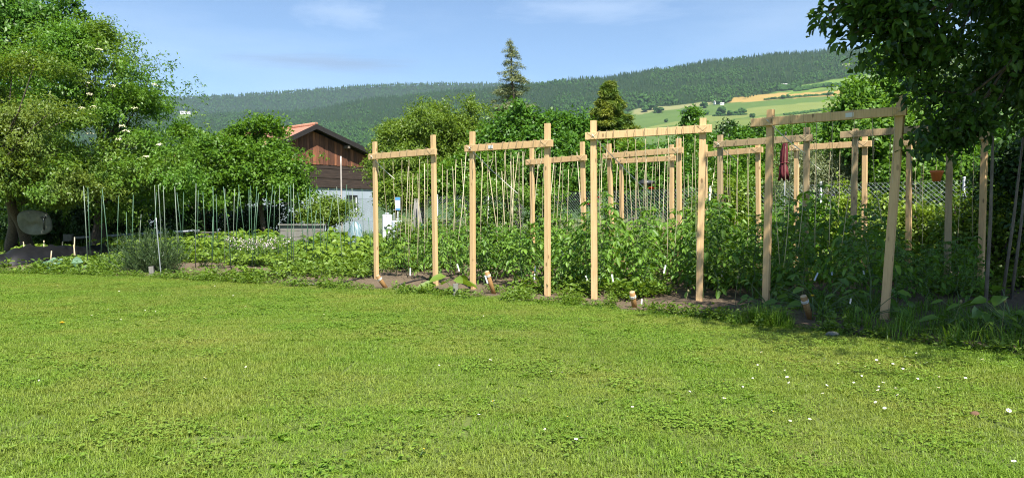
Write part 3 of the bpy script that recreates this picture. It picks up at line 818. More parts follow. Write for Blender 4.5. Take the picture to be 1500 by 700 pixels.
# bamboo canes between the frames, and pale canes further back
CP = [(598, 14, 236), (605, 13, 240), (612, 14.5, 246), (622, 13.6, 238), (648, 14.6, 232), (655, 14.0, 236), (663, 14.8, 230), (668, 13.5, 228), (676, 14.4, 240), (683, 14, 226), (707, 13.6, 233), (716, 13, 228), (726, 14, 238),
      (735, 14.2, 230), (741, 13.4, 236), (748, 14.4, 232), (752, 13.6, 226), (759, 13.8, 240), (766, 14.6, 234), (790, 15, 236), (800, 14.8, 228), (812, 14.6, 233), (822, 14.8, 225), (833, 15, 238),
      (845, 15.2, 230), (866, 15, 240), (882, 14.8, 228), (905, 16, 240), (920, 15.6, 236), (932, 16, 230), (946, 15.8, 238), (957, 15.6, 226), (966, 16, 240), (975, 15.4, 232), (1008, 15, 236), (1015, 14.6, 228), (1046, 14, 238)]
for i, (px, d, row) in enumerate(CP):
    tp = at(px, row, d); tp[2] += rs_.normal(-.03, .16); b = np.array([tp[0] + rs_.normal(0, .13), d + rs_.normal(0, .1), 0])
    g = 'canes left of the stickered frame' if px < 690 else 'canes inside the stickered frame' if px < 800 else 'canes around the middle frame'
    lab = {'canes left of the stickered frame': 'dry cane standing between the leftmost and stickered frames', 'canes inside the stickered frame': 'dry cane standing behind the stickered front frame', 'canes around the middle frame': 'dry cane standing around the middle front frame'}[g]
    r = rs_.uniform(.005, .0095)
    tag(MB().tube([b, (b + tp) / 2 + rs_.normal(0, .015, 3), tp], [r * 1.1, r, r * .7], 5).build('bamboo_cane', M['bamboo' if i % 3 else 'bamboo_pale'], loc=b), lab, 'cane', g)
for px, row, pb, rb, d, lab in ((1455, 185, 1443, 448, 8.0, 'thin pole standing in the shade right of the leaning post'), (1499, 200, 1482, 330, 9.4, 'slanting dark pole at the right edge of the shade'),
                                (1506, 230, 1494, 330, 9.6, 'second slanting pole, right beside another at the edge')):
    p, q = at(px, row, d), at(pb, rb, d); q[2] = min(q[2], 0) if rb > 400 else q[2]
    q = q if rb > 400 else p + (q - p) * (p[2] / max(p[2] - q[2], .1))
    tag(MB().tube([q, (p + q) / 2 + (.015, 0, 0), p], [.02, .017, .012], 6).build('pole', M['bark_light'], loc=q), lab, 'pole')

# plant tags, drip hoses
rs_ = np.random.default_rng(15)
TG = [(601, 397, 11.3, .2, 0), (671, 391, 11.2, .2, -.3), (784, 393, 11.0, .16, .1), (783, 405, 10.7, .17, .05), (712, 408, 10.4, .2, -.35), (823, 368, 12, .13, -.5), (859, 407, 10.5, .15, -.4), (897, 406, 9.6, .17, -.2),
      (974, 393, 9.2, .18, .25), (940, 441, 8.9, .12, .1), (1115, 405, 10, .13, .1), (1196, 404, 8.4, .17, .5), (1218, 396, 8.6, .16, -.1), (1265, 398, 9, .13, -.2), (1246, 440, 8.0, .1, .2), (1082, 382, 11, .14, .3), (1058, 400, 10.5, .14, .1)]
for i, (px, row, d, L, ln) in enumerate(TG):
    c = at(px, row, d); ax = unit(np.array([ln, .1, 1.0])); L *= .8
    blue = i in (4, 11, 12)
    tag(MB().beam(c - ax * L * .45, c + ax * L * .3, .02, .0025, (1, .2, 0), .0008).build('plant_label', M['tag_blue' if blue else 'white_plastic'], loc=c),
        ('pale blue' if blue else 'white') + ' plastic label tied among the tomato plants', 'plant label', ('blue' if blue else 'white') + ' plant labels in the tomato beds')
def hose(pts, lab, r=.011):
    pts = np.array(pts, float)
    t = np.linspace(0, len(pts) - 1, len(pts) * 6); P = np.stack([np.interp(t, np.arange(len(pts)), pts[:, k]) for k in (0, 1)], 1)
    for _ in range(3): P[1:-1] = (P[:-2] + 2 * P[1:-1] + P[2:]) / 4
    z = soilh(P[:, 0], P[:, 1]) + r * .9; z = (z + np.r_[z[1:], z[-1]] + np.r_[z[0], z[:-1]]) / 3 + .004
    tag(MB().tube(np.c_[P, z], r, 6).build('drip_hose', M['hose'], loc=(*P[0], 0)), lab, 'hose', 'black drip hoses on the soil')
def gp(px, row):
    d = F * CAMH / (row - HZ); return (gx(px, d), d)
hose([gp(413, 410), gp(450, 409), gp(500, 403), gp(535, 396), gp(575, 388)], 'black drip hose curving along the far rim of the bare patch')
hose([gp(420, 414), gp(462, 414), gp(505, 405), gp(545, 400)], 'black drip hose through the middle of the bare soil patch')
hose([gp(440, 419), gp(490, 418), gp(530, 412), gp(552, 404)], 'black drip hose on the lawn side of the bare soil patch')
hose([gp(590, 402), gp(620, 396), gp(650, 390), gp(690, 382)], 'black drip hose inside the leftmost frame')
hose([gp(585, 419), gp(620, 415), gp(650, 410), gp(676, 404)], 'black drip hose at the front of the leftmost frame')
hose([gp(718, 430), gp(745, 424), gp(775, 414), gp(800, 405)], 'black drip hose inside the stickered frame')
hose([gp(935, 440), gp(975, 428), gp(1010, 415), gp(1050, 405)], 'black drip hose inside the middle frame')
hose([gp(1030, 432), gp(1075, 423), gp(1120, 412), gp(1150, 402)], 'black drip hose left of the tallest frame')
hose([gp(1195, 468), gp(1240, 465), gp(1275, 462), gp(1310, 450)], 'black drip hose inside the tallest frame')

# ================================================================== chain-link fence behind the beds
G_F = 'fence'
fa, fb = np.array([9.5, 10.6, 0]), np.array([-7.5, 28.5, 0])
FL = np.linalg.norm(fb - fa); fu = unit(fb - fa)
t = thing('wire_fence', 'green chain-link wire fence behind the vegetable beds', 'fence', fa)
mb = MB(); hF = 1.78; stp = .085; nw = int((FL + hF) / stp)
for sgn in (1, -1):
    s0 = np.arange(nw) * stp - (hF if sgn > 0 else 0)
    lo = s0 if sgn > 0 else s0 + 0
    A0 = np.clip(s0, 0, FL) if sgn > 0 else np.clip(s0, 0, FL)
    for s_ in s0:
        p = [s_, 0.06]; q = [s_ + sgn * hF, hF]
        if min(p[0], q[0]) < 0 or max(p[0], q[0]) > FL: continue
        P0 = fa + fu * p[0] + UP * p[1]; P1 = fa + fu * q[0] + UP * q[1]
        off = np.cross(fu, UP) * .002 * sgn
        mb.tube([P0 + off, P1 + off], .0032, 3, False)
mb.build('wire_mesh', M['mesh_green'], t)
for z in (.08, .95, hF): MB().tube([fa + UP * z, fb + UP * z], .003, 4).build('strand', M['wire_dark'], t)
for k in range(11):
    p = fa + fu * FL * k / 10
    MB().tube([p, p + UP * (hF + .06)], .024, 8).build('fence_post', M['steel'], t)

# ================================================================== barn
R0 = np.array([gx(460, 40), 40.0, 6.17]); rd = np.array([-.757, .653, 0]); gd = np.array([.653, .757, 0])     # ridge runs back-left, gable faces the lawn
t = thing('barn', 'dark timber barn with red tiled roof behind the plum tree', 'barn', (R0[0], R0[1], 0))
LB = 13.0; wr, wl = 5.0, 4.2
zr, zl = 6.17 - 1.60, 6.17 - 2.1
def bp(g_, r_, z): return np.array([R0[0], R0[1], 0]) + gd * g_ + rd * r_ + UP * z
def prism(mb, prof, r0, r1):
    n = len(prof); V = [bp(g_, r0, z) for g_, z in prof] + [bp(g_, r1, z) for g_, z in prof]
    mb.add(V, [(i, (i + 1) % n, n + (i + 1) % n, n + i) for i in range(n)]); mb.sm = False
    c0 = len(V)
    if n == 4: mb.add(V, [(3, 2, 1, 0), (4, 5, 6, 7)])
    if n == 5: mb.add(V, [(3, 2, 1, 0), (5, 6, 7, 8)], [(4, 3, 0), (5, 8, 9)])
    return mb
# storeys
m, nt, b, out = newmat('old_boards')
g_ = noise_node(nt, 3, 6, stretch=(6, 6, .5)); g2 = noise_node(nt, .7, 3)
c = ramp(nt, g_, [(.3, (.055, .023, .013)), (.5, (.20, .078, .036)), (.72, (.40, .175, .08))]); c = mixc(nt, g2, c, (.12, .05, .03))
at_b = nt.nodes.new('ShaderNodeAttribute'); at_b.attribute_name = 'tint'
c = mixc(nt, 1.0, c, ramp(nt, at_b.outputs['Fac'], [(0, (.45, .42, .42)), (.55, (.95, .9, .88)), (1, (1.5, 1.4, 1.25))]), 'MULTIPLY')
nt.links.new(c, b.inputs['Base Color']); b.inputs['Roughness'].default_value = .85; M['old_boards'] = m
M['dark_boards'] = plain('dark_boards', (.035, .022, .016), .85, .6, 3, stretch=(.6, .6, 8))
M['tarred'] = plain('tarred_board', (.014, .011, .010), .8, .3, 4)  # black barge colour; on the soffit it stands in for the overhang's shade
M['barn_white'] = plain('barn_white', (.30, .35, .41), .9, .1, 2)
ins = .22
prism(MB(), [(-wl + .5, -.1), (wr - .45, -.1), (wr - .45, 2.72), (-wl + .5, 2.72)], ins + .03, LB - .3).build('base_wall', M['barn_white'], t)
mb = MB()
for k in range(5):        # horizontal weatherboards, lapped
    z0 = 2.74 + k * .27; prism(mb, [(-wl + .35, z0), (wr - .3, z0), (wr - .3, z0 + .275), (-wl + .35, z0 + .275)], ins - .06 + .02 * (k % 2), LB - .35)
mb.build('lower_boarding', M['dark_boards'], t)
mb = MB(); rb = np.random.default_rng(8); x = -3.6
while x < 4.5:
    wbd = rb.uniform(.16, .24); top = 6.0 - (abs(x) * (1.60 / wr) if x > 0 else abs(x) * .5) - .14
    x1 = x + wbd - .012; top1 = 6.0 - (abs(x1) * (1.60 / wr) if x1 > 0 else abs(x1) * .5) - .14
    z0 = 4.02 + rb.uniform(-.03, .02); rr_ = ins - .10 + rb.uniform(0, .025)
    k0 = len(mb.t); tn_ = rb.uniform(0, 1)
    if min(top, top1) > z0 + .05: prism(mb, [(x, z0), (x1, z0), (x1, top1), (x, top)], rr_, rr_ + .03)
    for k_ in range(k0, len(mb.t)): mb.t[k_][:] = tn_
    x += wbd
mb.build('gable_boarding', M['old_boards'], t)
prism(MB(), [(-wl + .4, 4.05), (wr - .35, 4.05), (wr - .6, zr + .1), (0, 5.9), (-wl + .6, zl + .1)], ins + .02, LB - .4).build('inner_wall', M['dark_boards'], t)
# roof: two tiled slopes with thickness
m, nt, b, out = newmat('roof_tiles')
tc = nt.nodes.new('ShaderNodeTexCoord'); mp = nt.nodes.new('ShaderNodeMapping'); mp.inputs['Rotation'].default_value = (0, 0, -math.atan2(rd[1], rd[0]))
nt.links.new(tc.outputs['Object'], mp.inputs[0]); br = nt.nodes.new('ShaderNodeTexBrick'); br.inputs['Scale'].default_value = 1; br.inputs['Brick Width'].default_value = .22; br.inputs['Row Height'].default_value = .30
br.inputs['Mortar Size'].default_value = .012; br.inputs['Color1'].default_value = (.42, .15, .08, 1); br.inputs['Color2'].default_value = (.34, .115, .062, 1); br.inputs['Mortar'].default_value = (.10, .05, .035, 1)
nt.links.new(mp.outputs[0], br.inputs['Vector'])
nf = noise_node(nt, 1.2, 5); c = mixc(nt, nf, br.outputs['Color'], mixc(nt, .6, br.outputs['Color'], (.36, .24, .18)))
nt.links.new(c, b.inputs['Base Color']); b.inputs['Roughness'].default_value = .8; bump(nt, b, br.outputs['Fac'], -.5, .02); M['roof_tiles'] = m
tk = .06
er = 6.17 - 1.60 * (wr + .35) / wr; el = 6.17 - .5 * (wl + .5)
rf = prism(MB(), [(0, 6.17), (wr + .35, er), (wr + .35, er - tk), (0, 6.17 - tk)], -.32, LB).build('roof', M['roof_tiles'], t)
prism(MB(), [(-.001, 6.172), (-.001, 6.17 - tk), (-wl - .5, el - tk), (-wl - .5, el)], -.32, LB).build('roof', M['roof_tiles'], t)
for s_, e_, z_ in ((1, wr + .37, er), (-1, wl + .52, el)):
    prism(MB(), [(0.002 * s_, 6.20), (s_ * e_, z_ + .03), (s_ * e_, z_ - .24), (0.002 * s_, 5.92)][::s_], -.37, -.322).build('barge_board', M['tarred'], t)
prism(MB(), [(0, 6.108), (wr + .33, er - .062), (wr + .33, er - .17), (0, 6.0)], -.31, LB - .02).build('soffit_shade_boards', M['tarred'], t)  # dark layer under the tiles, eave shade put into its colour
prism(MB(), [(-.001, 6.108), (-.001, 6.0), (-wl - .48, el - .17), (-wl - .48, el - .062)], -.31, LB - .02).build('soffit_shade_boards', M['tarred'], t)
mb = MB().tube([bp(0, -.32, 6.2), bp(0, LB, 6.2)], .11, 8); mb.build('ridge_cap', M['roof_tiles'], t)
for g0, z_ in ((2.2, 5.02), (-1.6, 5.1), (4.2, 4.55)): prism(MB(), [(g0 - .07, z_), (g0 + .07, z_), (g0 + .07, z_ + .16), (g0 - .07, z_ + .16)], -.3, ins).build('purlin', M['bark_light'], t)
for g0, wd_ in ((-1.25, .75), (2.75, .8)):
    w_ = prism(MB(), [(g0 - wd_ / 2, 1.75), (g0 + wd_ / 2, 1.75), (g0 + wd_ / 2, 2.35), (g0 - wd_ / 2, 2.35)], ins - .02, ins + .2).build('window', M['dark_void'], t)
    prism(MB(), [(g0 - wd_ / 2 - .05, 1.70), (g0 + wd_ / 2 + .05, 1.70), (g0 + wd_ / 2 + .05, 1.748), (g0 - wd_ / 2 - .05, 1.748)], ins - .05, ins + .1).build('sill', M['grey_wood'], w_)
M['steel_pole'] = plain('old_pole', (.45, .40, .36), .5, .2, 4)
cable('tall_pole', (gx(501, 30), 30, 0), (gx(500, 30), 30, at(500, 229, 30)[2]), .035, M['steel_pole'], 'tall pale pole standing before the barn gable', 'pole', 0)

# ================================================================== things behind and among the beds
# stone slab leaning under the elder tree
c = at(51, 326, 19.2)
V = []; n = 40; rr = np.random.default_rng(4)
mb = MB(); prof = []
for sgn, dep in ((-1, -.055), (1, .055)):
    for sc_ in (0, .6, .94, 1.0):
        for k in range(n):
            a_ = 2 * math.pi * k / n; e = 2.6
            x = .44 * np.sign(math.cos(a_)) * abs(math.cos(a_)) ** (2 / e); z = .335 * np.sign(math.sin(a_)) * abs(math.sin(a_)) ** (2 / e)
            yy = dep * (1 if sc_ < .99 else .6); V.append(np.array([x * sc_ - .02 * z, yy - z * .25, z * sc_]) + c)
def ring(i, j): return [(i * n + k, i * n + (k + 1) % n, j * n + (k + 1) % n, j * n + k) for k in range(n)]
mb.add(V, ring(0, 1) + ring(1, 2) + ring(2, 3) + ring(3, 7) + ring(7, 6) + ring(6, 5) + ring(5, 4))
t = tag(bpy.data.objects.new('stone_slab', mb.mesh('stone_slab', M['stone'], c)), 'round grey-green stone slab leaning under the big elder', 'stone slab'); t.location = c; COL.objects.link(t)
MB().tube([c + (.29, -.10, .13), c + (.31, -.12, .03), c + (.30, -.08, -.2)], [.035, .02, .02], 6).build('bracket', M['wire_dark'], t)
MB().tube([c + (.24, -.10, .13), c + (.37, -.12, .14)], [.03, .03], 6).build('bracket', M['wire_dark'], t)
# black tarp over a mound
xs = np.linspace(0, 1, 70); tsx = np.linspace(0, 1, 22)
p0, p1 = np.array([gx(-2, 16.0), 16.0]), np.array([gx(192, 21.8), 21.8])
ax = unit(p1 - p0); nn = np.array([-ax[1], ax[0]]); Ln = np.linalg.norm(p1 - p0); V = []
for a_ in xs:
    wd_ = .62 * min(1, (a_ * 9) ** .5) * (1 - .25 * a_); hh = .43 * min(1, (a_ * 7) ** .6) * (1 - .45 * a_)
    for b_ in tsx:
        q = p0 + ax * a_ * Ln + nn * (b_ - .5) * 2 * wd_
        z = hh * math.sin(math.pi * b_) ** .8
        V.append((q[0], q[1], z))
V = np.array(V); q = np.stack([V[:, 0] * 2.2 + V[:, 1] * 1.2, V[:, 1] * .8, V[:, 2]], 1)
V[:, 2] += (np.abs(vnoise(q * 1.6, 3) - .5) * .22 + (vnoise(q * 4, 5) - .5) * .07) * np.clip(V[:, 2] * 6, .15, 1) + .012
k = len(tsx); mb = MB().add(V, [(i * k + j, (i + 1) * k + j, (i + 1) * k + j + 1, i * k + j + 1) for i in range(len(xs) - 1) for j in range(k - 1)])
o = mb.build('black_tarp', M['tarp'], loc=(*p0, 0)); tag(o, 'wrinkled black plastic sheet over a long mound by the elder', 'tarp')
sm_ = o.modifiers.new('thickness', 'SOLIDIFY'); sm_.thickness = .008
for (px, row, d, h_) in ((37, 358, 18.2, .5), (46, 360, 18.0, .45), (63, 356, 17.8, .55), (73, 360, 18.4, .4), (90, 356, 18.5, .5), (107, 352, 17.2, .65), (111, 360, 16.4, .5), (72, 376, 15.6, .4)):
    b = np.array([gx(px, d), d, 0]); tag(MB().tube([b, b + (rs_.normal(0, .04), 0, h_)], [.015, .012], 5).build('short_stick', M['bamboo'], loc=b), 'short wooden stick standing in the row beside the black sheet', 'stick', 'short sticks beside the black sheet')
# long pale pipe lying behind the left bed
cable('long_pipe', at(98, 349, 21.5), at(292, 338, 24), .045, M['steel'], 'long pale metal pipe lying level behind the left bed', 'pipe', .0)
MB().box(at(100, 348, 21.4), (.22, .16, .2), .2).build('pipe_end', M['grey_wood'], bpy.data.objects['long_pipe'])
# stacked timber / raised planter before the barn
def planter(px, row, d, w_, h_, lab):
    c = at(px, row, d); t = thing('raised_planter', lab, 'planter', (c[0], c[1], 0)); z1 = c[2]
    for k in range(3): MB().box((c[0], c[1], z1 - .09 - k * .17), (w_, .05, .16), .05).build('plank', M['grey_wood'], t)
    MB().box((c[0], c[1] - .012, z1 + .02), (w_ + .1, .16, .035), .05).build('top_board', M['grey_wood'], t)
    for s_ in (-1, 1): MB().box((c[0] + s_ * w_ * .46, c[1] + .07, z1 / 2), (.09, .09, z1), .05).build('leg', M['grey_wood'], t)
planter(443, 330, 21.5, 1.3, .5, 'weathered grey raised planter before the white barn wall')
planter(318, 341, 24.0, 1.5, .5, 'dark grey plank bench in the shade under the plum trees')
# heap under trees: pale boards seen between trunks
t = thing('timber_stack', 'pale stack of boards glimpsed between the trees left of the barn', 'timber stack', at(298, 300, 34) * (1, 1, 0))
for k in range(7):
    c = at(298 + rs_.uniform(-2, 2), 318 - k * 6.2, 34); MB().box(c, (1.05 + rs_.uniform(-.1, .1), .7, .12), .1 + rs_.uniform(-.1, .1)).build('board', M['pine_shaded_old'] if k % 3 else M['grey_wood'], t)
# laundry-like folded cloth on the bed, white tanks, sign, barrel, pole bundle
c = at(521, 322, 19)
V, Q, T = blob(np.random.default_rng(2), (12, 14), (.22, .17, .5), .1, .49); mb = MB().add(np.array(V) * (1, 1, 1) + c * (1, 1, 0), Q, T)
m, nt, b, out = newmat('striped_cloth'); wv = nt.nodes.new('ShaderNodeTexWave'); wv.inputs['Scale'].default_value = 9; wv.inputs['Distortion'].default_value = 4
tc = nt.nodes.new('ShaderNodeTexCoord'); nt.links.new(tc.outputs['Object'], wv.inputs['Vector'])
nt.links.new(ramp(nt, wv.outputs['Color'], [(.35, (.32, .36, .37)), (.6, (.06, .17, .20))]), b.inputs['Base Color']); M['striped'] = m
o = mb.build('cloth_sack', m, loc=c * (1, 1, 0)); tag(o, 'white and teal striped cloth sack standing among the plants', 'sack')
def tank(px0, px1, r0, r1, d, lab, mat, capr=.05):
    a_, b_ = at(px0, r0, d), at(px1, r1, d); w_ = b_[0] - a_[0]; z1 = a_[2]; z0 = 0
    c = ((a_[0] + b_[0]) / 2, d, (z1 + z0) / 2)
    t = thing('water_tank', lab, 'tank', (c[0], c[1], 0))
    bd = MB().box(c, (w_, w_ * .8, z1 - z0), .25); o = bd.build('body', mat, t); bv = o.modifiers.new('soft', 'BEVEL'); bv.width = .04; bv.segments = 3
    MB().tube([(c[0], c[1], z1), (c[0], c[1], z1 + .05)], [capr, capr], 10).build('cap', M['lid'], t)
    MB().tube([(c[0] - w_ * .2, c[1] - w_ * .46, z1 * .75), (c[0] - w_ * .2, c[1] - w_ * .55, z1 * .72), (c[0] + w_ * .1, c[1] - w_ * .55, z1 * .72)], .02, 5).build('handle', M['lid'], t)
tank(560, 574, 314, 340, 19.5, 'tall white plastic tank half hidden by the leftmost frame post', M['white_plastic'])
tank(574, 589, 323, 342, 19.2, 'lower pale grey tank, right beside the taller white one', plain('pale_tank', (.38, .43, .47), .4, .05))
c = at(582.5, 298.5, 17.8); t = thing('notice_board', 'small white notice with blue bands fixed to the fence', 'notice', (c[0], c[1], 0))
MB().box(c, (.13, .012, .32), 0).build('panel', M['white_plastic'], t)
MB().box(c + (0, -.008, .125), (.122, .004, .06), 0).build('blue_band', M['blue'], t); MB().box(c + (0, -.008, -.135), (.122, .004, .035), 0).build('blue_band', M['blue'], t)
for k in range(4): MB().box(c + (0, -.008, .06 - k * .045), (.08, .004, .008), 0).build('text_line', M['tag_blue'], t)
MB().tube([(c[0], c[1] + .03, 0), (c[0], c[1] + .03, c[2] + .15)], .014, 6).build('stake', M['steel'], t)
c = np.array([gx(631, 17.2), 17.2, 0]); t = thing('rain_barrel', 'dark green rain barrel behind the leftmost frame', 'barrel', c)
MB().lathe(c, [(.0, 0), (.24, 0), (.26, .1), (.285, .45), (.27, .8), (.25, .92), (.255, .95), (.22, .97), (0, .97)], 18).build('body', M['green_barrel'], t)
mb = MB()
for z in (.22, .7): mb.tube([c + (.287 * math.cos(a_), .287 * math.sin(a_), z) for a_ in np.linspace(0, 6.283, 20)], .012, 5, False)
mb.build('hoop', M['wire_dark'], t)
t = thing('pole_bundle', 'bundle of pale poles leaning together like a tent', 'pole bundle', (gx(611, 20), 20, 0))
for k, (px, pt) in enumerate(((600, 608), (605, 609), (610, 610), (615, 611), (620, 612), (625, 613))):
    d = 20 + .12 * (k % 3); p = at(pt, 291 + (k % 3) * 3, d); q = np.array([gx(px, d - .2), d - .2, 0]); MB().tube([q, p], [.022, .018], 6).build('pole', M['grey_wood'], t)
for px, row, w_ in ((672, 300, 8), (686, 305, 7)):
    c = at(px, row, 21)
# dark bins behind the stickered frame
c = np.array([gx(655, 20), 20, 0]); t = thing('compost_bin', 'dark compost bin behind the leftmost frame', 'bin', c)
MB().lathe(c, [(0, 0), (.42, 0), (.36, .85), (.37, .88), (.30, .95), (0, 1.0)], 8).build('body', M['hose'], t); MB().lathe(c, [(.1, 1.0), (.12, 1.04), (0, 1.05)], 8).build('lid_knob', M['hose'], t)

# closed maroon parasol
c = np.array([gx(1148, 14.6), 14.6, 0.0]); t = thing('closed_parasol', 'closed maroon parasol behind the tall green plants', 'parasol', c)
z1, z0 = at(1149, 199, 14.6)[2], at(1148, 262, 14.6)[2]
MB().tube([c, c + (.02, 0, z1 + .02)], .017, 8).build('pole', M['steel'], t)
mb = MB(); V = []; n = 30; prof = [(.018, z1), (.045, z1 - .1), (.075, z1 - .3), (.085, z1 - .5), (.068, z1 - .55), (.085, z1 - .62), (.10, z0 + .12), (.125, z0), (.085, z0 + .03), (.03, z0 + .3)]
for r_, z in prof:
    for k in range(n):
        a_ = 2 * math.pi * k / n; q = .8 * r_ * (1 + .22 * math.sin(8 * a_ + z * 1.5) * min(1, (z1 - z) * 3) + .08 * math.sin(3 * a_)); V.append((c[0] + q * math.cos(a_) + .015 * math.sin(z * 5), c[1] + q * math.sin(a_), z + (.05 * math.sin(4 * a_) if z < z0 + .2 else 0)))
mb.add(V, [(i * n + k, i * n + (k + 1) % n, (i + 1) * n + (k + 1) % n, (i + 1) * n + k) for i in range(len(prof) - 1) for k in range(n)]); mb.build('canopy', M['maroon'], t)
MB().tube([c + (.075 * math.cos(a_), .075 * math.sin(a_), z1 - .55 + .01 * math.sin(3 * a_)) for a_ in np.linspace(0, 6.283, 18)], .013, 5, False).build('tie_band', M['maroon'], t)
MB().tube([c + (.02, 0, z1), c + (.02, 0, z1 + .09)], [.022, .008], 8).build('finial', M['wire_dark'], t)
MB().lathe(c, [(0, 0), (.25, 0), (.25, .06), (.05, .1), (0, .1)], 14).build('base', M['stone'], t)
# orange hanging pot
c = at(1372, 258, 10.2); t = thing('hanging_pot', 'orange clay pot hanging on wires in the shade', 'pot', c)
MB().lathe(c, [(0, -.075), (.05, -.075), (.078, .04), (.085, .045), (.087, .075), (.077, .078), (.066, .03), (.04, -.06)], 16).build('pot', M['orange'], t)
mb = MB()
for k in range(3): a_ = k * 2.1 + .4; mb.tube([c + (.08 * math.cos(a_), .08 * math.sin(a_), .075), c + (0, 0, .45)], .0022, 4)
mb.tube([c + (0, 0, .45), c + (0, 0, at(1372, 196, 10.2)[2] - c[2])], .0025, 4); mb.build('hanger', M['wire_dark'], t)
MB().lathe(c, [(0, .03), (.068, .03), (.069, .028)], 12).build('soil_fill', M['soil'], t)
# bent hoops with a red rose
for px, r_, d, lab in ((932, .40, 16.2, 'left dark hoop of hose standing around the red rose'), (945, .42, 16.4, 'right dark hoop of hose standing around the red rose')):
    c = np.array([gx(px, d), d, .66])
    tag(MB().tube([c + (r_ * math.cos(a_) * .8, .05 * math.sin(a_), r_ * math.sin(a_) * 1.15) for a_ in np.linspace(-.9, 4.04, 26)], .017, 6).build('hose_hoop', M['wire_dark'], loc=c * (1, 1, 0)), lab, 'hoop')
c = at(948, 268, 16.3)
V, Q, T = blob(np.random.default_rng(12), (6, 10), (.17, .07, .065), .4); tag(MB().add(np.array(V) + c, Q, T).build('folded_net', M['wire_dark'], loc=c), 'dark folded net draped over the top of the hoops', 'net')
def petals(mb, c, r, n, tilt, rr, layers=1, w=.8):
    for l in range(layers):
        az = np.linspace(0, 6.283, n, endpoint=False) + l * .5 + rr.uniform(0, 1); tl = tilt + l * .5
        A = np.stack([np.cos(az) * math.cos(tl), np.sin(az) * math.cos(tl), np.full(n, math.sin(tl))], 1)
        N = np.stack([-np.cos(az) * math.sin(tl), -np.sin(az) * math.sin(tl), np.full(n, math.cos(tl))], 1)
        mb.leaves(np.tile(c, (n, 1)) + A * r * .08, A, N, r * (1 - .2 * l), r * w, .5, .1, curl=-.1)
    return mb
rq = np.random.default_rng(19)
def flower(name, lab, cat, c, r, mat, n=6, tilt=.5, layers=2, stem=True, group=None, eye=None, w=.8):
    t = thing(name, lab, cat, (c[0], c[1], 0), group)
    petals(MB(), c, r, n, tilt, rq, layers, w).build('petals', mat, t)
    if eye is not None:
        V, Q, T = blob(rq, (4, 8), (r * .3, r * .3, r * .18), .05); MB().add(np.array(V) + c + (0, 0, r * .1), Q, T).build('centre', eye, t)
    if stem: MB().tube([(c[0], c[1], 0), c * (1, 1, .5) + (rq.normal(0, .02), 0, 0), c], .006, 4).build('stem', M['stem'], t)
    return t
c = at(954, 279, 15.9); t = flower('red_rose', 'red rose blooming inside the dark hoops', 'rose', c, .1, M['red'], 7, .5, 3)
mbr = MB(); nL = 50; A = rq.normal(0, 1, (nL, 3)); mbr.leaves(np.array(c) * (1, 1, .72) + rq.normal(0, 1, (nL, 3)) * (.14, .1, .2), A, np.tile(UP, (nL, 1)) + rq.normal(0, .4, (nL, 3)), .07, .05, rq.random(nL))
ROSE_LEAF = (mbr, t)
for k, (px, row, d) in enumerate(((851, 296, 16.5), (858, 292, 16.7), (877, 290, 16.6), (862, 300, 16.4))):
    flower('poppy', 'red poppy among the dry grasses between the two middle frames', 'poppy', at(px, row, d), .055, M['red'], 5, .5, 1, group='red poppies between the frames')
for k in range(14):
    px, row = rq.uniform(1206, 1226), rq.uniform(286, 298)
    flower('purple_flower', 'purple flower standing before the wire fence', 'flower', at(px, row, 14.4 + rq.uniform(-.2, .2)), .05, M['purple'], 6, .4, 2, group='purple flowers before the fence')
flower('yellow_dandelion', 'yellow dandelion flower beside the slanting anchor peg', 'dandelion', at(1190, 434, 7.9), .03, M['yellow'], 12, .35, 2, w=.4)
flower('orange_dandelion', 'small orange dandelion low on the far left lawn', 'dandelion', np.array([*gp(88, 478), .03]), .028, M['yellow'], 12, .3, 2, w=.4)
# white stone and orange clod on lawn
def pebble(px, row, size, mat, lab, cat='stone', g=None):
    x, y = gp(px, row); V, Q, T = blob(rq, (6, 9), size, .12)
    tag(MB().add(np.array(V) + (x, y, size[2] * .6), Q, T).build('lawn_stone', mat, loc=(x, y, 0)), lab, cat, g)
pebble(1434, 612, (.026, .022, .02), plain('clay_clod', (.15, .08, .045), .9, .3, 30), 'reddish brown clod lying on the lawn at the right', 'clod')
pebble(1222, 493, (.075, .05, .03), M['stone'], 'flat grey stone at the shaded lawn edge', 'stone')

# daisies on the lawn
dp = [(55, 561, 1.3), (291, 563, 1.6), (330, 523, 1.2), (359, 543, 1), (716, 534, 1.3), (726, 602, 1.9), (700, 616, 1), (611, 676, 1.9), (830, 621, 1.2), (803, 636, 1), (844, 653, 1.1), (853, 651, 1), (928, 605, 1.1), (978, 606, 1), (709, 466, 1), (734, 473, 1.2),
      (810, 550, 1), (825, 551, .9), (641, 540, .9), (1062, 594, 1.4), (1131, 615, 1.6), (1188, 623, 1.1), (1160, 625, 1), (1480, 611, 1.7), (1495, 690, 1.3), (995, 690, 1.2), (1010, 580, 1)]
dd = np.random.default_rng(33)
for k in range(44): dp.append((dd.normal(1300, 85), dd.normal(556, 26), dd.uniform(.8, 1.35)))
for k in range(22): dp.append((dd.normal(200, 90), dd.uniform(418, 475), dd.uniform(.8, 1.1)))
for k in range(14): dp.append((dd.uniform(1040, 1180), dd.uniform(520, 575), dd.uniform(.8, 1.2)))
first = None
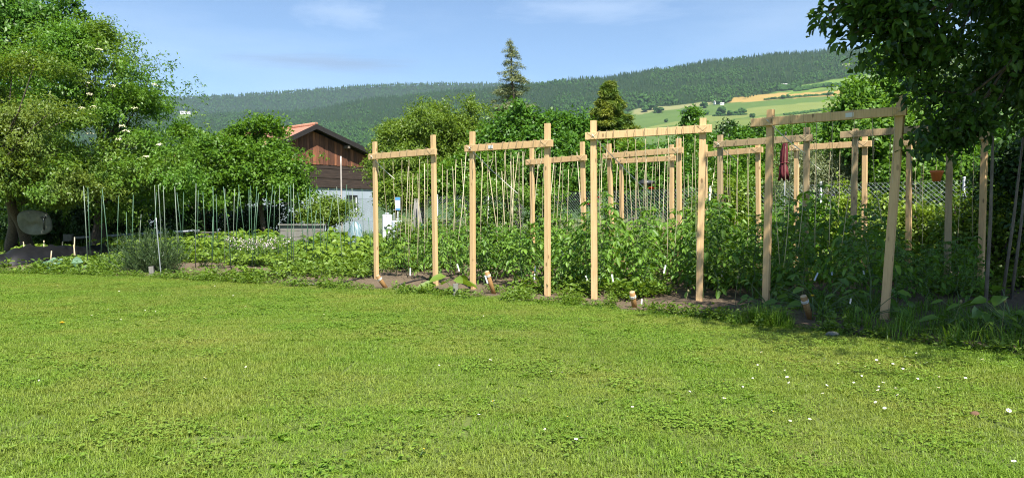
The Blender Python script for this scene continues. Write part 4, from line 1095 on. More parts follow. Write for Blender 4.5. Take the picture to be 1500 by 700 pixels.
for px, row, s_ in dp:
    if not (0 <= px <= 1500): continue
    x, y = gp(px, row)
    if y > edge(x) - .1: continue
    big = s_ > 1.45
    lab = 'larger white daisy standing open on the near lawn' if big else 'tiny white daisy dotted on the lawn'
    g = 'larger white daisies on the near lawn' if big else 'tiny white daisies on the lawn'
    if first is None:
        s_ *= .66; first = thing('daisy', lab, 'daisy', (x, y, 0), g); c = np.array([x, y, .042])
        petals(MB(), c, .0135, 12, .1, dd, 1, .42).build('petals', M['white_petal'], first)
        V, Q, T = blob(dd, (4, 7), (.0045, .0045, .003), .05); MB().add(np.array(V) + c + (0, 0, .002), Q, T).build('centre', M['yellow'], first)
        MB().tube([c * (1, 1, 0), c], .0012, 4).build('stem', M['stem'], first); o = first
    else: o = copy_tree(first)
    s_ *= .66; o.location = (x, y, 0); o.scale = (s_, s_, s_); o.rotation_euler = (dd.normal(-.35, .2), dd.normal(0, .2), dd.uniform(0, 6)); o['label'] = lab; o['group'] = g
# ================================================================== trees
M['elder'] = leafmat('elder_leaf', (.055, .145, .013), (.135, .28, .030), .34, patch=(.135, .225, .03), patch_scale=.5)
M['elder_tan'] = leafmat('elder_budding_leaf', (.085, .145, .019), (.195, .25, .044), .34, patch=(.11, .215, .027), patch_scale=.6)
M['plum'] = leafmat('plum_leaf', (.055, .14, .012), (.14, .265, .024), .34)
M['deep'] = leafmat('deep_green_leaf', (.04, .118, .014), (.115, .245, .028), .32)
M['yellowgreen'] = leafmat('yellow_green_leaf', (.09, .165, .017), (.185, .27, .036), .34)
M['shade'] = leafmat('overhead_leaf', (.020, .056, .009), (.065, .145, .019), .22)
M['walnut'] = leafmat('light_green_leaf', (0.072, 0.174, 0.020), (0.160, 0.290, 0.043), .38)
M['willow'] = leafmat('grey_leaf', (0.145, 0.217, 0.123), (0.275, 0.348, 0.203), .3)
M['olive'] = leafmat('silver_leaf', (0.174, 0.225, 0.109), (0.319, 0.362, 0.203), .3)
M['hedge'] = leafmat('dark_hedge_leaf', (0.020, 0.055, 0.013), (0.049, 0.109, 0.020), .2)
M['spruce'] = leafmat('spruce_needle', (.11, .16, .075), (.30, .33, .15), .15, .6)
M['golden'] = leafmat('golden_needle', (.12, .175, .02), (.32, .33, .042), .2, .6, patch=(.10, .18, .026), patch_scale=.9)
M['elder_flower'] = plain('cream_umbel', (.60, .58, .36), .7, .08)

def lobes_pts(g, lobes, n, lumpy=.45, gap=.0, inner=.35, zmin=None, seed=0, freq=1.6, clump=9, cr=.26):
    """spray centres gathered into layered clumps through overlapping lobes: uneven outline, gaps"""
    out_, dirs = [], []
    vol = np.array([l[1][0] * l[1][1] + l[1][1] * l[1][2] + l[1][0] * l[1][2] for l in lobes]); vol = vol / vol.sum()
    for (c, rad), v in zip(lobes, vol):
        m_ = max(3, int(n * v / clump)); k = m_ * clump; c = np.array(c); rad = np.array(rad)
        d = unit(g.normal(0, 1, (m_, 3)))
        rr = 1 + lumpy * (vnoise(d * freq + 9, seed) - .5) * 1.3 + lumpy * (vnoise(d * freq * 2.7 + 5, seed + 1) - .5) * .9
        r = rr * (inner + (1 - inner) * g.random(m_) ** .45)
        p = c + d * rad * r[:, None]; ou = unit(d / rad)
        cs = cr * g.uniform(.5, 1.5, m_) * min(1.6, max(.45, rad.mean() / 1.3))
        p = np.repeat(p, clump, 0); ou = np.repeat(ou, clump, 0); cs = np.repeat(cs, clump)
        q = g.normal(0, 1, (k, 3)) * cs[:, None] * (1.15, 1.15, .42)
        q[:, 2] -= .35 * (q[:, 0] * ou[:, 0] + q[:, 1] * ou[:, 1])
        out_.append(p + q); dirs.append(unit(ou + .5 * unit(q)))
    P, D = np.concatenate(out_), np.concatenate(dirs)
    ok = np.ones(len(P), bool)
    if gap: ok &= vnoise(P * 1.1, seed + 3) > gap
    if zmin is not None: ok &= P[:, 2] > zmin + (vnoise(P * .9, seed + 4) - .5) * .6
    return P[ok], D[ok]

def sprigs(g, P, D, per, L, W, sig, droop=.25, flat=.8, simple=True, tshift=None):
    """a little spray of leaves at each cluster centre"""
    n = len(P); Q = np.repeat(P, per, 0); DD = np.repeat(D, per, 0)
    ct = np.repeat(g.random(n), per)
    sp = unit(D + g.normal(0, .5, (n, 3)) - UP * droop); SP = np.repeat(sp, per, 0)
    t = g.uniform(-1, 1, n * per)[:, None]
    Q = Q + SP * t * sig * 1.3 + g.normal(0, 1, (n * per, 3)) * sig * .5
    A = unit(SP * .7 + g.normal(0, .7, (n * per, 3)) - UP * droop)
    N = UP * flat + DD * .45 + g.normal(0, .45, (n * per, 3))
    mb = MB()
    tint = np.clip(ct * .5 + g.random(n * per) * .5, 0, 1)
    mb.leaves(Q, A, N, L * g.uniform(.65, 1.25, n * per), W * g.uniform(.75, 1.2, n * per), tint, .18, simple)
    return mb

def limbs(g, base, top, r0, targets, n, crook=.12, fork=.35):
    """tapered trunk and limbs running into the crown"""
    tr = MB(); base, top = np.array(base, float), np.array(top, float)
    H = np.linalg.norm(top - base); pts = [base + (top - base) * s_ + np.r_[g.normal(0, crook * .25, 2) * (s_ > 0), 0] for s_ in np.linspace(0, 1, 8)]
    rad = r0 * (1 - np.linspace(0, 1, 8) * .78); rad[0] *= 1.35
    tr.tube(pts, rad, 9)
    li = MB()
    idx = g.permutation(len(targets))[:n]
    for i in idx:
        q = targets[i]; k = int(np.clip(fork * 7 + (q[2] - base[2]) / max(H, .1) * 3, 1, 6)); p = np.array(pts[k])
        m_ = (p + q) / 2 + np.array([0, 0, .12 * np.linalg.norm(q - p)]) + g.normal(0, .08, 3) * np.linalg.norm(q - p)
        s_ = np.linspace(0, 1, 7)[:, None]; C = (1 - s_) ** 2 * p + 2 * s_ * (1 - s_) * m_ + s_ ** 2 * q
        ra = max(rad[k] * .45, .018); li.tube(C, np.linspace(ra, .008, 7), 5, False)
    return tr, li

def tree(name, label, cat, base, lobes, mat, seed, n=2500, per=12, L=.12, W=.06, sig=.16, trunk=.14, top=None, bark='bark', group=None, lumpy=.45, gap=.0, zmin=None, nl=26, droop=.25, inner=.35, clump=9, cr=.26,
         simple=True, flat=.8, stems=1, extra=None):
    g = np.random.default_rng(seed)
    t = thing(name, label, cat, (base[0], base[1], 0), group)
    P, D = lobes_pts(g, lobes, n, lumpy, gap, inner, zmin, seed, 1.6, clump, cr)
    if extra is not None:
        P = np.concatenate([P, extra[0]]); D = np.concatenate([D, extra[1]])
    sprigs(g, P, D, per, L, W, sig, droop, flat, simple).build('crown', M[mat], t)
    if top is None:
        zc = np.mean([l[0][2] for l in lobes]); xc = np.mean([l[0][0] for l in lobes]); yc = np.mean([l[0][1] for l in lobes]); top = (xc, yc, zc + .5)
    for s_ in range(stems):
        b = np.array([base[0] + (g.normal(0, .25) if stems > 1 else 0), base[1] + (g.normal(0, .25) if stems > 1 else 0), -.05])
        tp = np.array(top) + (g.normal(0, .5, 3) if stems > 1 else 0)
        tr, li = limbs(g, b, tp, trunk, P, nl // stems)
        tr.build('trunk', M[bark], t); li.build('branches', M[bark], t)
    return t
def E(px, row, d, rpx, rrow, rd=None):
    """lobe centred at a photo position and depth, radii in photo pixels"""
    return (at(px, row, d), (rpx * d / F, rd if rd else rpx * d / F * .9, rrow * d / F))

# --- big elder on the left (rear, green) and its budding neighbour in front
t = tree('elder_tree', 'huge green elder at the left with creamy flower heads', 'tree', (gx(150, 22), 22), [E(120, 150, 22, 78, 110), E(182, 205, 21.5, 46, 88), E(146, 95, 22, 46, 58), E(60, 160, 22.5, 70, 95), E(215, 268, 21, 52, 46), E(208, 190, 22, 24, 52), E(120, 255, 21, 85, 52)],
         'elder', 101, n=5600, per=18, L=.115, W=.048, sig=.14, clump=64, cr=.40, trunk=.2, lumpy=.5, nl=40, inner=.62, stems=2, gap=.33)
rf_ = np.random.default_rng(6)
mb = MB()
for px, row in ((136, 122), (145, 158), (128, 160), (140, 140), (186, 186), (192, 193), (181, 205), (242, 213), (167, 234), (152, 75), (138, 196), (60, 282), (232, 126), (44, 80), (205, 160), (172, 128), (220, 230)):
    c = at(px, row, 20.3 if row > 180 else 20.9)
    for q in range(26):
        a_ = rf_.uniform(0, 6.283); r_ = .10 * math.sqrt(rf_.random())
        p = c + np.array([r_ * math.cos(a_), -.25 + r_ * math.sin(a_) * .7, .02 * rf_.random() - r_ * .25])
        mb.leaves(p[None], rf_.normal(0, 1, (1, 3)), np.array([[0, -.5, 1.0]]), .045, .04, .5, 0, True)
mb.build('flower_heads', M['elder_flower'], t)
tree('elder_bush', 'olive brown budding elder in front of the huge green elder', 'tree', (gx(40, 20.6), 20.6), [E(30, 282, 18.6, 60, 22), E(95, 280, 18.8, 40, 20), E(40, 130, 19, 62, 60), E(70, 190, 18.8, 66, 45), E(20, 215, 18.6, 60, 50), E(50, 262, 18.2, 66, 34), E(-40, 170, 19, 60, 90)],
     'elder_tan', 102, n=3300, per=17, L=.105, W=.042, sig=.13, clump=60, cr=.37, trunk=.17, lumpy=.6, nl=30, inner=.62, gap=.33, zmin=1.45, stems=2)
tree('broadleaf_tree', 'tall dark tree rising behind the elders at the upper left corner', 'tree', (gx(20, 26), 26), [E(20, 90, 26, 75, 100), E(60, 25, 26, 50, 32), E(-60, 60, 26, 90, 130), E(95, 12, 26, 26, 12), E(-10, 0, 26, 60, 60)],
     'deep', 103, n=2600, per=14, L=.16, W=.075, sig=.18, clump=18, cr=.34, trunk=.25, lumpy=.6, nl=30, inner=.5, gap=.22)
# dark hedge closing the view beneath the crowns
def shrub(name, label, cat, lobes, mat, seed, **k):
    c = np.mean([l[0] for l in lobes], 0)
    return tree(name, label, cat, (c[0], c[1]), lobes, mat, seed, top=(c[0], c[1], c[2]), **k)
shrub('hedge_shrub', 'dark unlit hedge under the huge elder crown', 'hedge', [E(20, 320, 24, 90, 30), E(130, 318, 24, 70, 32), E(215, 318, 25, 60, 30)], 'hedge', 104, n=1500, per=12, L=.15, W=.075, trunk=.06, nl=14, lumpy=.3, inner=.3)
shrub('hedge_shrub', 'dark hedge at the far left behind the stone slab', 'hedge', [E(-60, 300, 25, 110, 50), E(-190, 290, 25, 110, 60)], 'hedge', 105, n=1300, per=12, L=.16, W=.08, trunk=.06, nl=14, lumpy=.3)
# --- plum trees in front of the barn
tree('plum_tree', 'bright green plum tree hiding the left end of the barn', 'tree', (gx(388, 27), 27), [E(382, 208, 27, 32, 34), E(372, 250, 27, 62, 42), E(412, 262, 26.5, 38, 40), E(416, 243, 27, 22, 18), E(340, 268, 26.5, 36, 36), E(385, 184, 27, 14, 14), E(352, 190, 27, 12, 20), E(362, 215, 27, 20, 20)],
     'plum', 106, n=2500, per=12, L=.135, W=.08, sig=.16, clump=16, cr=.28, trunk=.12, lumpy=.55, nl=26, inner=.5, gap=.16)
tree('plum_tree', 'lower plum tree between the huge elder and the tall plum tree', 'tree', (gx(300, 26), 26), [E(292, 240, 26, 40, 46), E(330, 235, 26.5, 32, 34), E(270, 262, 25.5, 36, 40), E(276, 200, 26, 16, 22), E(312, 275, 25.5, 40, 26)],
     'plum', 107, n=2000, per=12, L=.13, W=.075, sig=.16, clump=16, cr=.28, trunk=.11, lumpy=.55, nl=22, inner=.5, gap=.18)
tree('broadleaf_tree', 'yellowish tree top showing behind the plum trees', 'tree', (gx(335, 34), 34), [E(335, 225, 34, 36, 24), E(310, 232, 34, 30, 22)], 'yellowgreen', 108, n=700, per=10, L=.2, W=.1, trunk=.12, nl=12)
shrub('flowering_shrub', 'pale yellowish shrub before the white barn wall', 'shrub', [E(478, 306, 24, 26, 20), E(500, 310, 24, 20, 16), E(455, 312, 24, 14, 14)], 'yellowgreen', 109, n=800, per=10, L=.09, W=.045, trunk=.04, nl=12, sig=.12, inner=.3)
shrub('hedge_shrub', 'dark hedge below the plum trees', 'hedge', [E(330, 322, 29, 70, 18), E(410, 318, 29, 50, 22), E(265, 322, 28, 40, 20)], 'hedge', 110, n=900, per=11, L=.17, W=.08, trunk=.05, nl=10)
# --- middle: yellow-green trees, dark bush, conifers
tree('broadleaf_tree', 'yellow-green leafy tree right of the barn, left of its twin', 'tree', (gx(625, 31), 31), [E(632, 195, 31, 38, 42), E(598, 215, 31, 36, 36), E(580, 208, 31, 22, 30), E(615, 245, 30.5, 50, 38), E(570, 240, 31, 26, 30)],
     'yellowgreen', 111, n=3000, per=18, L=.12, W=.055, sig=.17, clump=14, cr=.28, trunk=.16, lumpy=.5, nl=28, inner=.5, gap=.12)
tree('broadleaf_tree', 'yellow-green leafy tree between its twin and the tall spruce', 'tree', (gx(688, 32), 32), [E(684, 190, 32, 28, 38), E(672, 220, 32, 42, 40), E(700, 205, 32, 20, 28), E(690, 250, 31.5, 48, 40)],
     'yellowgreen', 112, n=2600, per=18, L=.12, W=.055, sig=.17, clump=14, cr=.28, trunk=.16, lumpy=.5, nl=26, inner=.5, gap=.12)
mb = MB()
shrub('broadleaf_shrub', 'broad dark green bush below the tall spruce', 'bush', [E(755, 195, 25, 36, 38), E(800, 200, 25, 40, 36), E(735, 235, 25, 46, 45), E(800, 245, 24.5, 60, 50), E(845, 210, 25.5, 26, 42), E(850, 255, 25, 36, 46)],
      'deep', 113, n=3600, per=11, L=.14, W=.085, sig=.16, trunk=.1, lumpy=.45, nl=26, inner=.5, gap=.1)
shrub('broadleaf_shrub', 'bright bush in front of the yellow-green trees', 'bush', [E(700, 250, 24, 34, 26), E(672, 262, 24, 30, 28), E(640, 275, 24, 30, 22)], 'plum', 114, n=1500, per=11, L=.12, W=.07, sig=.15, trunk=.06, nl=14, inner=.4)
shrub('yellow_shrub', 'low golden leaved shrub beside the white barn wall', 'shrub', [E(590, 278, 23, 24, 20), E(572, 288, 23, 16, 16)], 'yellowgreen', 115, n=600, per=10, L=.10, W=.06, sig=.13, trunk=.04, nl=8)

def conifer(name, label, base, d, px, top_row, prof, mat, seed, dense=1.0, droop=.3, needle=.11, whorl=.26, bark='bark'):
    """prof: list of (row, half-width px)"""
    g = np.random.default_rng(seed); tp = at(px, top_row, d); b = np.array([gx(base, d), d, -.05])
    t = thing(name, label, 'tree', (b[0], b[1], 0))
    H = tp[2]; tr = MB(); pts = [b + (tp - b) * s_ + np.r_[g.normal(0, .03, 2), 0] for s_ in np.linspace(0, 1, 12)]
    pts[-1] = tp; tr.tube(pts, np.linspace(.2, .012, 12), 8).build('trunk', M[bark], t)
    rows = np.array([p[0] for p in prof]); hw = np.array([p[1] for p in prof])
    br, lf = MB(), MB(); z = at(px, rows[-1], d)[2]
    P, A, N = [], [], []
    while z < H - .08:
        row = HZ - (z - CAMH) * F / d; w_ = np.interp(row, rows, hw) * d / F
        s_ = z / H; c = b + (tp - b) * s_
        for k in range(int(g.integers(4, 7) * dense) + 1):
            az = g.uniform(0, 6.283); l = w_ * g.uniform(.45, 1.15); u = np.array([math.cos(az), math.sin(az), 0])
            s = np.linspace(0, 1, 6); C = c + u * (s * l)[:, None] + UP * (-(droop * l) * s ** 1.3 + .22 * droop * l * s ** 3 * 2)[:, None] + UP * g.normal(0, .04)
            br.tube(C, np.linspace(.02, .004, 6), 4, False)
            m_ = max(3, int(l * 34 * dense)); q = g.random(m_) ** .75
            side = np.cross(u, UP); tw = g.uniform(-1, 1, m_) * .26 * l * (1 - q * .6)
            pp = np.stack([np.interp(q, s, C[:, j]) for j in range(3)], 1) + side * tw[:, None] - UP * (np.abs(tw) * .3)[:, None]
            for rep in range(9):
                P.append(pp + g.normal(0, .05, (m_, 3))); A.append(u * .6 + side * np.sign(tw)[:, None] * .7 + g.normal(0, .45, (m_, 3)) - UP * .25); N.append(np.tile(UP, (m_, 1)) + g.normal(0, .5, (m_, 3)))
        z += whorl * g.uniform(.6, 1.3) * (1 - .4 * s_)
    P, A, N = np.concatenate(P), np.concatenate(A), np.concatenate(N); n = len(P)
    lf.leaves(P, A, N, needle * g.uniform(.7, 1.5, n), needle * .24, np.clip(g.normal(.5, .25, n), 0, 1), .1, True)
    br.build('branches', M[bark], t); lf.build('crown', M[mat], t)
    return t
conifer('spruce_tree', 'tall thin ragged spruce rising above the dark bush', 762, 38, 747, 57, [(57, 2), (75, 11), (95, 17), (120, 24), (138, 31), (152, 46), (170, 46), (215, 40), (280, 36)], 'spruce', 201, .9, .42, .10, .38)
conifer('golden_conifer', 'dense golden conifer behind the middle front frame', 893, 33, 892, 117, [(117, 2), (128, 8), (150, 19), (170, 30), (190, 39), (215, 43), (270, 42)], 'golden', 202, 2.1, .12, .14, .2)
# --- right background: shrubs along the valley edge
bgs = np.random.default_rng(9)
k = 0
for px, row, d, w_, h_, mat, lab in (
    (930, 245, 30, 40, 40, 'plum', 'rounded green shrub below the golden conifer'), (975, 250, 28, 42, 38, 'deep', 'dark green shrub behind the second frame inside the middle frame'),
    (1013, 188, 60, 12, 30, 'deep', 'small dark poplar against the hillside meadow'), (1065, 216, 52, 14, 34, 'hedge', 'slender dark tree left of the tall right frame'),
    (1085, 217, 48, 17, 28, 'deep', 'slender tree right beside another dark slender tree'), (1040, 225, 44, 28, 30, 'deep', 'round bush behind the right post of the middle frame'),
    (1022, 255, 30, 34, 40, 'plum', 'leafy bush just right of the middle frame'), (1080, 262, 24, 44, 42, 'plum', 'big leafy bush left of the tall plume of fennel'), (1120, 222, 40, 24, 30, 'deep', 'dark bush behind the tall right front post'),
    (1185, 205, 42, 36, 24, 'deep', 'rounded treetop behind the maroon parasol, lower right'), (1160, 202, 46, 22, 16, 'walnut', 'pale rounded treetop above the parasol'), (1110, 206, 55, 16, 22, 'hedge', 'dark narrow tree between the bushes'),
    (870, 225, 34, 20, 34, 'walnut', 'feathery light tree left of the golden conifer')):
    shrub('background_tree', lab, 'tree', [E(px, row, d, w_, h_), E(px + w_ * .3, row + h_ * .6, d - 1, w_ * .9, h_ * .8), E(px - w_ * .3, row + h_ * 1.0, d - 1, w_ * .8, h_ * .7)], mat, 120 + k,
          n=int(900 + 10 * w_), per=10, L=.006 * d * .8 + .02, W=(.006 * d * .8 + .02) * .55, sig=.17, trunk=.08, lumpy=.5, nl=14, inner=.4); k += 1
shrub('silver_shrub', 'pale silvery shrub right of the maroon parasol', 'shrub', [E(1195, 250, 19, 34, 34), E(1170, 258, 19, 28, 34), E(1222, 266, 19, 28, 26)], 'olive', 140, n=1500, per=12, L=.10, W=.02, sig=.16, trunk=.06, nl=16, inner=.3)
tree('broadleaf_tree', 'sunlit light green tree left of the dark overhanging tree', 'tree', (gx(1280, 19), 19), [E(1290, 120, 19, 38, 52), E(1262, 150, 19, 36, 34), E(1310, 90, 19.5, 24, 40), E(1275, 190, 18.5, 50, 40), E(1325, 175, 19, 46, 60), E(1232, 180, 19, 22, 20), E(1330, 235, 19, 70, 40), E(1270, 235, 19, 44, 36)],
     'walnut', 141, n=3600, per=10, L=.13, W=.075, sig=.17, trunk=.13, lumpy=.6, nl=30, inner=.45, gap=.2)
tree('willow_tree', 'grey-green willow top behind the light green tree', 'tree', (gx(1335, 30), 30), [E(1330, 80, 30, 28, 40), E(1355, 120, 30, 40, 60), E(1400, 160, 30, 50, 90)], 'willow', 142, n=1500, per=11, L=.17, W=.035, sig=.2, trunk=.15, nl=20)
for k, (px, row, d, w_, h_, mat, lab) in enumerate(((1400, 215, 20, 60, 50, 'deep', 'leafy bush behind the fence above the orange pot'), (1470, 225, 17, 60, 60, 'deep', 'dark bush behind the fence at the right edge'),
    (1345, 262, 17.5, 44, 30, 'plum', 'low green bush behind the fence left of the orange pot'), (1430, 268, 15.5, 42, 40, 'plum', 'low bush at the fence right of the orange pot'), (1280, 270, 21, 60, 30, 'plum', 'low hedge bush behind the fence right of the silver shrub'))):
    shrub('fence_bush', lab, 'bush', [E(px, row, d, w_, h_), E(px - w_ * .4, row + h_ * .6, d, w_ * .7, h_ * .6), E(px + w_ * .4, row + h_ * .7, d, w_ * .7, h_ * .6)], mat, 150 + k, n=1500, per=10, L=.12, W=.07, sig=.16, trunk=.06, nl=14, inner=.35)
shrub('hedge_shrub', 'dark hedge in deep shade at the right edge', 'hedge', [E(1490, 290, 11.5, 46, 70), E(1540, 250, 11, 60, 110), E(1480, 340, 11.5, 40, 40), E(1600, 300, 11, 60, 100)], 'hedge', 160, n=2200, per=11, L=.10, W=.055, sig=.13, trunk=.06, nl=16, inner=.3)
# --- the big tree overhanging from the right: trunk outside the frame
OVER = [((6.3, 4.6, 6.6), (3.2, 3.2, 2.3)), ((5.1, 4.6, 5.8), (1.9, 2.4, 1.4)), ((8.0, 5.4, 5.6), (2.5, 2.3, 2.4)), ((5.4, 6.4, 4.0), (1.7, 1.9, 1.1)), ((6.6, 7.6, 3.6), (1.7, 1.7, 1.2)), ((5.45, 7.4, 3.15), (.9, 1.1, .7)),
        ((6.3, 8.2, 2.85), (1.1, 1.2, .7)), ((4.75, 6.4, 3.5), (.9, 1.0, .6)), ((7.7, 8.4, 3.2), (1.5, 1.3, 1.1)), ((5.2, 8.0, 2.75), (.5, .6, .4))]
OVER = [((c_[0] + (.35 if c_[2] > 3.9 else 0), c_[1], c_[2]), r_) for c_, r_ in OVER]
g = np.random.default_rng(77)
# low drooping sprays at the left rim of the canopy
ex, ed, tw = [], [], []
for (px0, r0, px1, r1, d) in ((1330, -20, 1196, 12, 6.6), (1340, 0, 1232, 34, 6.8), (1350, 10, 1270, 46, 6.7), (1370, 40, 1290, 68, 7.0), (1360, 20, 1252, 24, 6.5), (1400, 60, 1335, 96, 7.2), (1420, 140, 1330, 118, 7.4), (1430, 160, 1345, 190, 7.6),
                              (1300, -30, 1215, -6, 6.4), (1420, 185, 1355, 205, 7.8), (1450, 170, 1385, 202, 7.8), (1370, 60, 1318, 76, 6.9)):
    p, q = at(px0, r0, d), at(px1, r1, d)
    for s_ in np.linspace(0, 1, 14):
        c = p + (q - p) * s_; c[2] -= .15 * s_ * s_; tw.append(c)
        for rep in range(3 if s_ < .8 else 1): ex.append(c + g.normal(0, .03 + .05 * (1 - s_), 3)); ed.append(unit(q - p + g.normal(0, .3, 3)))
ex, ed = np.array(ex), np.array(ed)
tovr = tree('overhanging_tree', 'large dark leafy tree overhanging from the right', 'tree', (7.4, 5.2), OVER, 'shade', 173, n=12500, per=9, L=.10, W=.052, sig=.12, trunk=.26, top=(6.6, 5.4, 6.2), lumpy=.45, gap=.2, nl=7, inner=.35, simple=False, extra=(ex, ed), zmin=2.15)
mb = MB()
tw = np.array(tw)
for k in range(0, len(tw), 14):
    C = tw[k:k + 14]; mb.tube(np.r_[[C[0] + (C[0] - C[-1]) * .6 + UP * .3], C], np.linspace(.014, .004, 15), 4, False)
mb.build('twigs', M['bark'], tovr)
# ================================================================== vegetables and undergrowth
M['tomato'] = leafmat('tomato_leaf', (.05, .135, .012), (.175, .31, .036), .32)
M['bean'] = leafmat('bean_leaf', (.10, .18, .018), (.215, .315, .040), .36)
M['potato'] = leafmat('potato_leaf', (.07, .15, .017), (.155, .265, .038), .32)
M['lettuce'] = leafmat('lettuce_leaf', (.16, .26, .025), (.26, .36, .05), .3)
M['red_lettuce'] = leafmat('red_lettuce_leaf', (.06, .014, .018), (.11, .03, .025), .2)
M['cabbage'] = leafmat('cabbage_leaf', (.07, .15, .085), (.14, .24, .14), .2)
M['rosemary'] = leafmat('rosemary_leaf', (.018, .045, .014), (.05, .095, .028), .15)
M['weed'] = leafmat('weed_leaf', (.075, .145, .014), (.17, .26, .035), .34)
M['fennel'] = leafmat('fennel_leaf', (.07, .19, .014), (.15, .31, .03), .4)
M['straw'] = leafmat('dry_grass', (.24, .22, .10), (.34, .31, .16), .3)
M['longgrass'] = leafmat('long_grass', (.07, .15, .012), (.16, .28, .03), .34)
vg = np.random.default_rng(55)

def arch(base, az, el, L, n=6, drop=.5):
    s = np.linspace(0, 1, n)[:, None]; u = np.array([math.cos(az), math.sin(az), 0])
    return base + u * (s * L * math.cos(el)) + UP * (s * L * math.sin(el) - drop * L * s ** 2)
def compound(mb, st, C, leaf, pairs, g, tint, wide=.52):
    """pinnate leaf along arch C"""
    st.tube(C, np.linspace(.004, .0015, len(C)), 3, False, .5)
    k = len(C) - 1
    P, A, N, L = [], [], [], []
    for j in range(pairs):
        t = (j + 1) / (pairs + .4) * k; i = int(min(t, k - 1)); p = C[i] + (C[i + 1] - C[i]) * (t - i); d = unit(C[i + 1] - C[i]); sd = unit(np.cross(d, UP) + 1e-6)
        for s_ in (-1, 1):
            P.append(p); A.append(d * .55 + sd * s_ - UP * .25 + g.normal(0, .15, 3)); N.append(UP + g.normal(0, .3, 3)); L.append(leaf * g.uniform(.6, 1.05))
    P.append(C[-1]); A.append(unit(C[-1] - C[-2]) - UP * .2); N.append(UP + g.normal(0, .3, 3)); L.append(leaf * 1.25)
    L = np.array(L); mb.leaves(np.array(P), np.array(A), np.array(N), L, L * wide, np.clip(tint + g.normal(0, .18, len(L)), 0, 1), .14, False, .25)

def tomato(g, H):
    lf, st = MB(), MB()
    pts = np.array([np.array([0, 0, 0]) + UP * H * s_ + np.r_[g.normal(0, .02, 2) * (s_ > 0), 0] for s_ in np.linspace(0, 1, 8)])
    st.tube(pts, np.linspace(.009, .004, 8), 5, False)
    n = int(20 * H / 1.0); az = g.uniform(0, 6.28)
    for i in range(n):
        s_ = .16 + .84 * (i + .5) / n; b = np.array([np.interp(s_ * 7, range(8), pts[:, j]) for j in range(3)]); az += 2.4 + g.normal(0, .3)
        L = (.36 - .17 * abs(s_ - .45) * 1.6) * g.uniform(.8, 1.15) * (.6 if s_ > .92 else 1)
        compound(lf, st, arch(b, az, g.uniform(.2, .75) + (.5 if s_ > .9 else 0), L, 6, g.uniform(.4, .85)), .085 * (.7 if s_ > .92 else 1), 4 if L > .2 else 3, g, g.uniform(.2, .8))
        if g.random() < .45: compound(lf, st, arch(b, az + 1.2, .9, L * .6, 5, .3), .065, 3, g, g.uniform(.3, .9))
    return lf, st
def first_or_copy(store, key, make):
    if key in store: return copy_tree(store[key])
    store[key] = make(); return store[key]
def plant_proto(name, parts):
    t = thing(name, 'x', 'plant')
    for nm, mb, mat in parts: mb.build(nm, M[mat], t)
    return t
class Kind:
    """a handful of source plants, then copies"""
    def __init__(s, make, n): s.pool = [make(k) for k in range(n)]; s.used = [False] * n
    def place(s, x, y, z, rz, sc, label, cat, group):
        k = int(vg.integers(len(s.pool)))
        o = copy_tree(s.pool[k]) if s.used[k] else s.pool[k]; s.used[k] = True
        o.location = (x, y, z); o.rotation_euler = (vg.normal(0, .05), vg.normal(0, .05), rz); o.scale = (sc, sc, sc * vg.uniform(.9, 1.1))
        o['label'] = label; o['category'] = cat; o['group'] = group
        return o
    def done(s):
        for o, u in zip(s.pool, s.used):
            if not u:
                for c in list(o.children): bpy.data.objects.remove(c)
                bpy.data.objects.remove(o)
def mk_tomato(k):
    lf, st = tomato(vg, vg.uniform(.85, 1.1)); return plant_proto('tomato_plant', [('foliage', lf, 'tomato'), ('stem', st, 'stem')])
TOM = Kind(mk_tomato, 6)
n_t = 0
def bed(front, back, lab, grp, nrow=3, sp=.47, ext=0, s0=.25, sc=1.0):
    """rows of tomato plants from the front post pair to the back pair"""
    global n_t
    (fl, fr_), (bl, brr) = front, back
    for r in range(nrow):
        q = r / max(nrow - 1, 1); p0 = fl + (fr_ - fl) * q; p1 = bl + (brr - bl) * q
        L = np.linalg.norm(p1 - p0) + ext; u = unit(p1 - p0)
        s = s0 + vg.uniform(0, .2)
        while s < L:
            x, y = p0[:2] + u[:2] * s + vg.normal(0, .06, 2)
            if y > edge(x) + .1:
                s_ = sc * vg.uniform(.68, 1.25); TOM.place(x, y, base_z(x, y), vg.uniform(0, 6.28), s_, lab, 'tomato plant', grp); n_t += 1
            s += sp * vg.uniform(.85, 1.2)
def pr(k, side): return FR[k][side] * (1, 1, 0)
bdir = unit(np.array([.30, .95, 0]))
bed((pr('A', 'a') + (.15, 0, 0), pr('A', 'b') - (.1, 0, 0)), (pr('A', 'a') + bdir * 3.0 + (.3, 0, 0), pr('A', 'b') + bdir * 3.2), 'leafy tomato plant in the bed behind the leftmost front frame', 'tomato plants behind the leftmost frame', 3, .6, 0, .35, .8)
bed((pr('A', 'b') + (.35, -.1, 0), pr('B', 'a') - (.2, 0, 0)), (pr('A', 'b') + bdir * 3.0 + (.5, 0, 0), pr('B', 'a') + bdir * 3.2), 'leafy tomato plant between the leftmost and the stickered frame', 'tomato plants between leftmost and stickered frames', 2, .5, .3, .6, .9)
bed((pr('B', 'a'), pr('B', 'b')), (pr('B2', 'a'), pr('B2', 'b')), 'leafy tomato plant in the bed behind the stickered front frame', 'tomato plants behind the stickered frame', 3, .56, 1.2, .3, .95)
bed((pr('B', 'b') + (.35, -.15, 0), pr('B', 'b') + (.36, -.15, 0)), (pr('B2', 'b') + (.35, 0, 0), pr('B2', 'b') + (.36, 0, 0)), 'leafy tomato plant between the stickered and the middle frame', 'tomato plants between stickered and middle frames', 1, .48, .8, .5, .9)
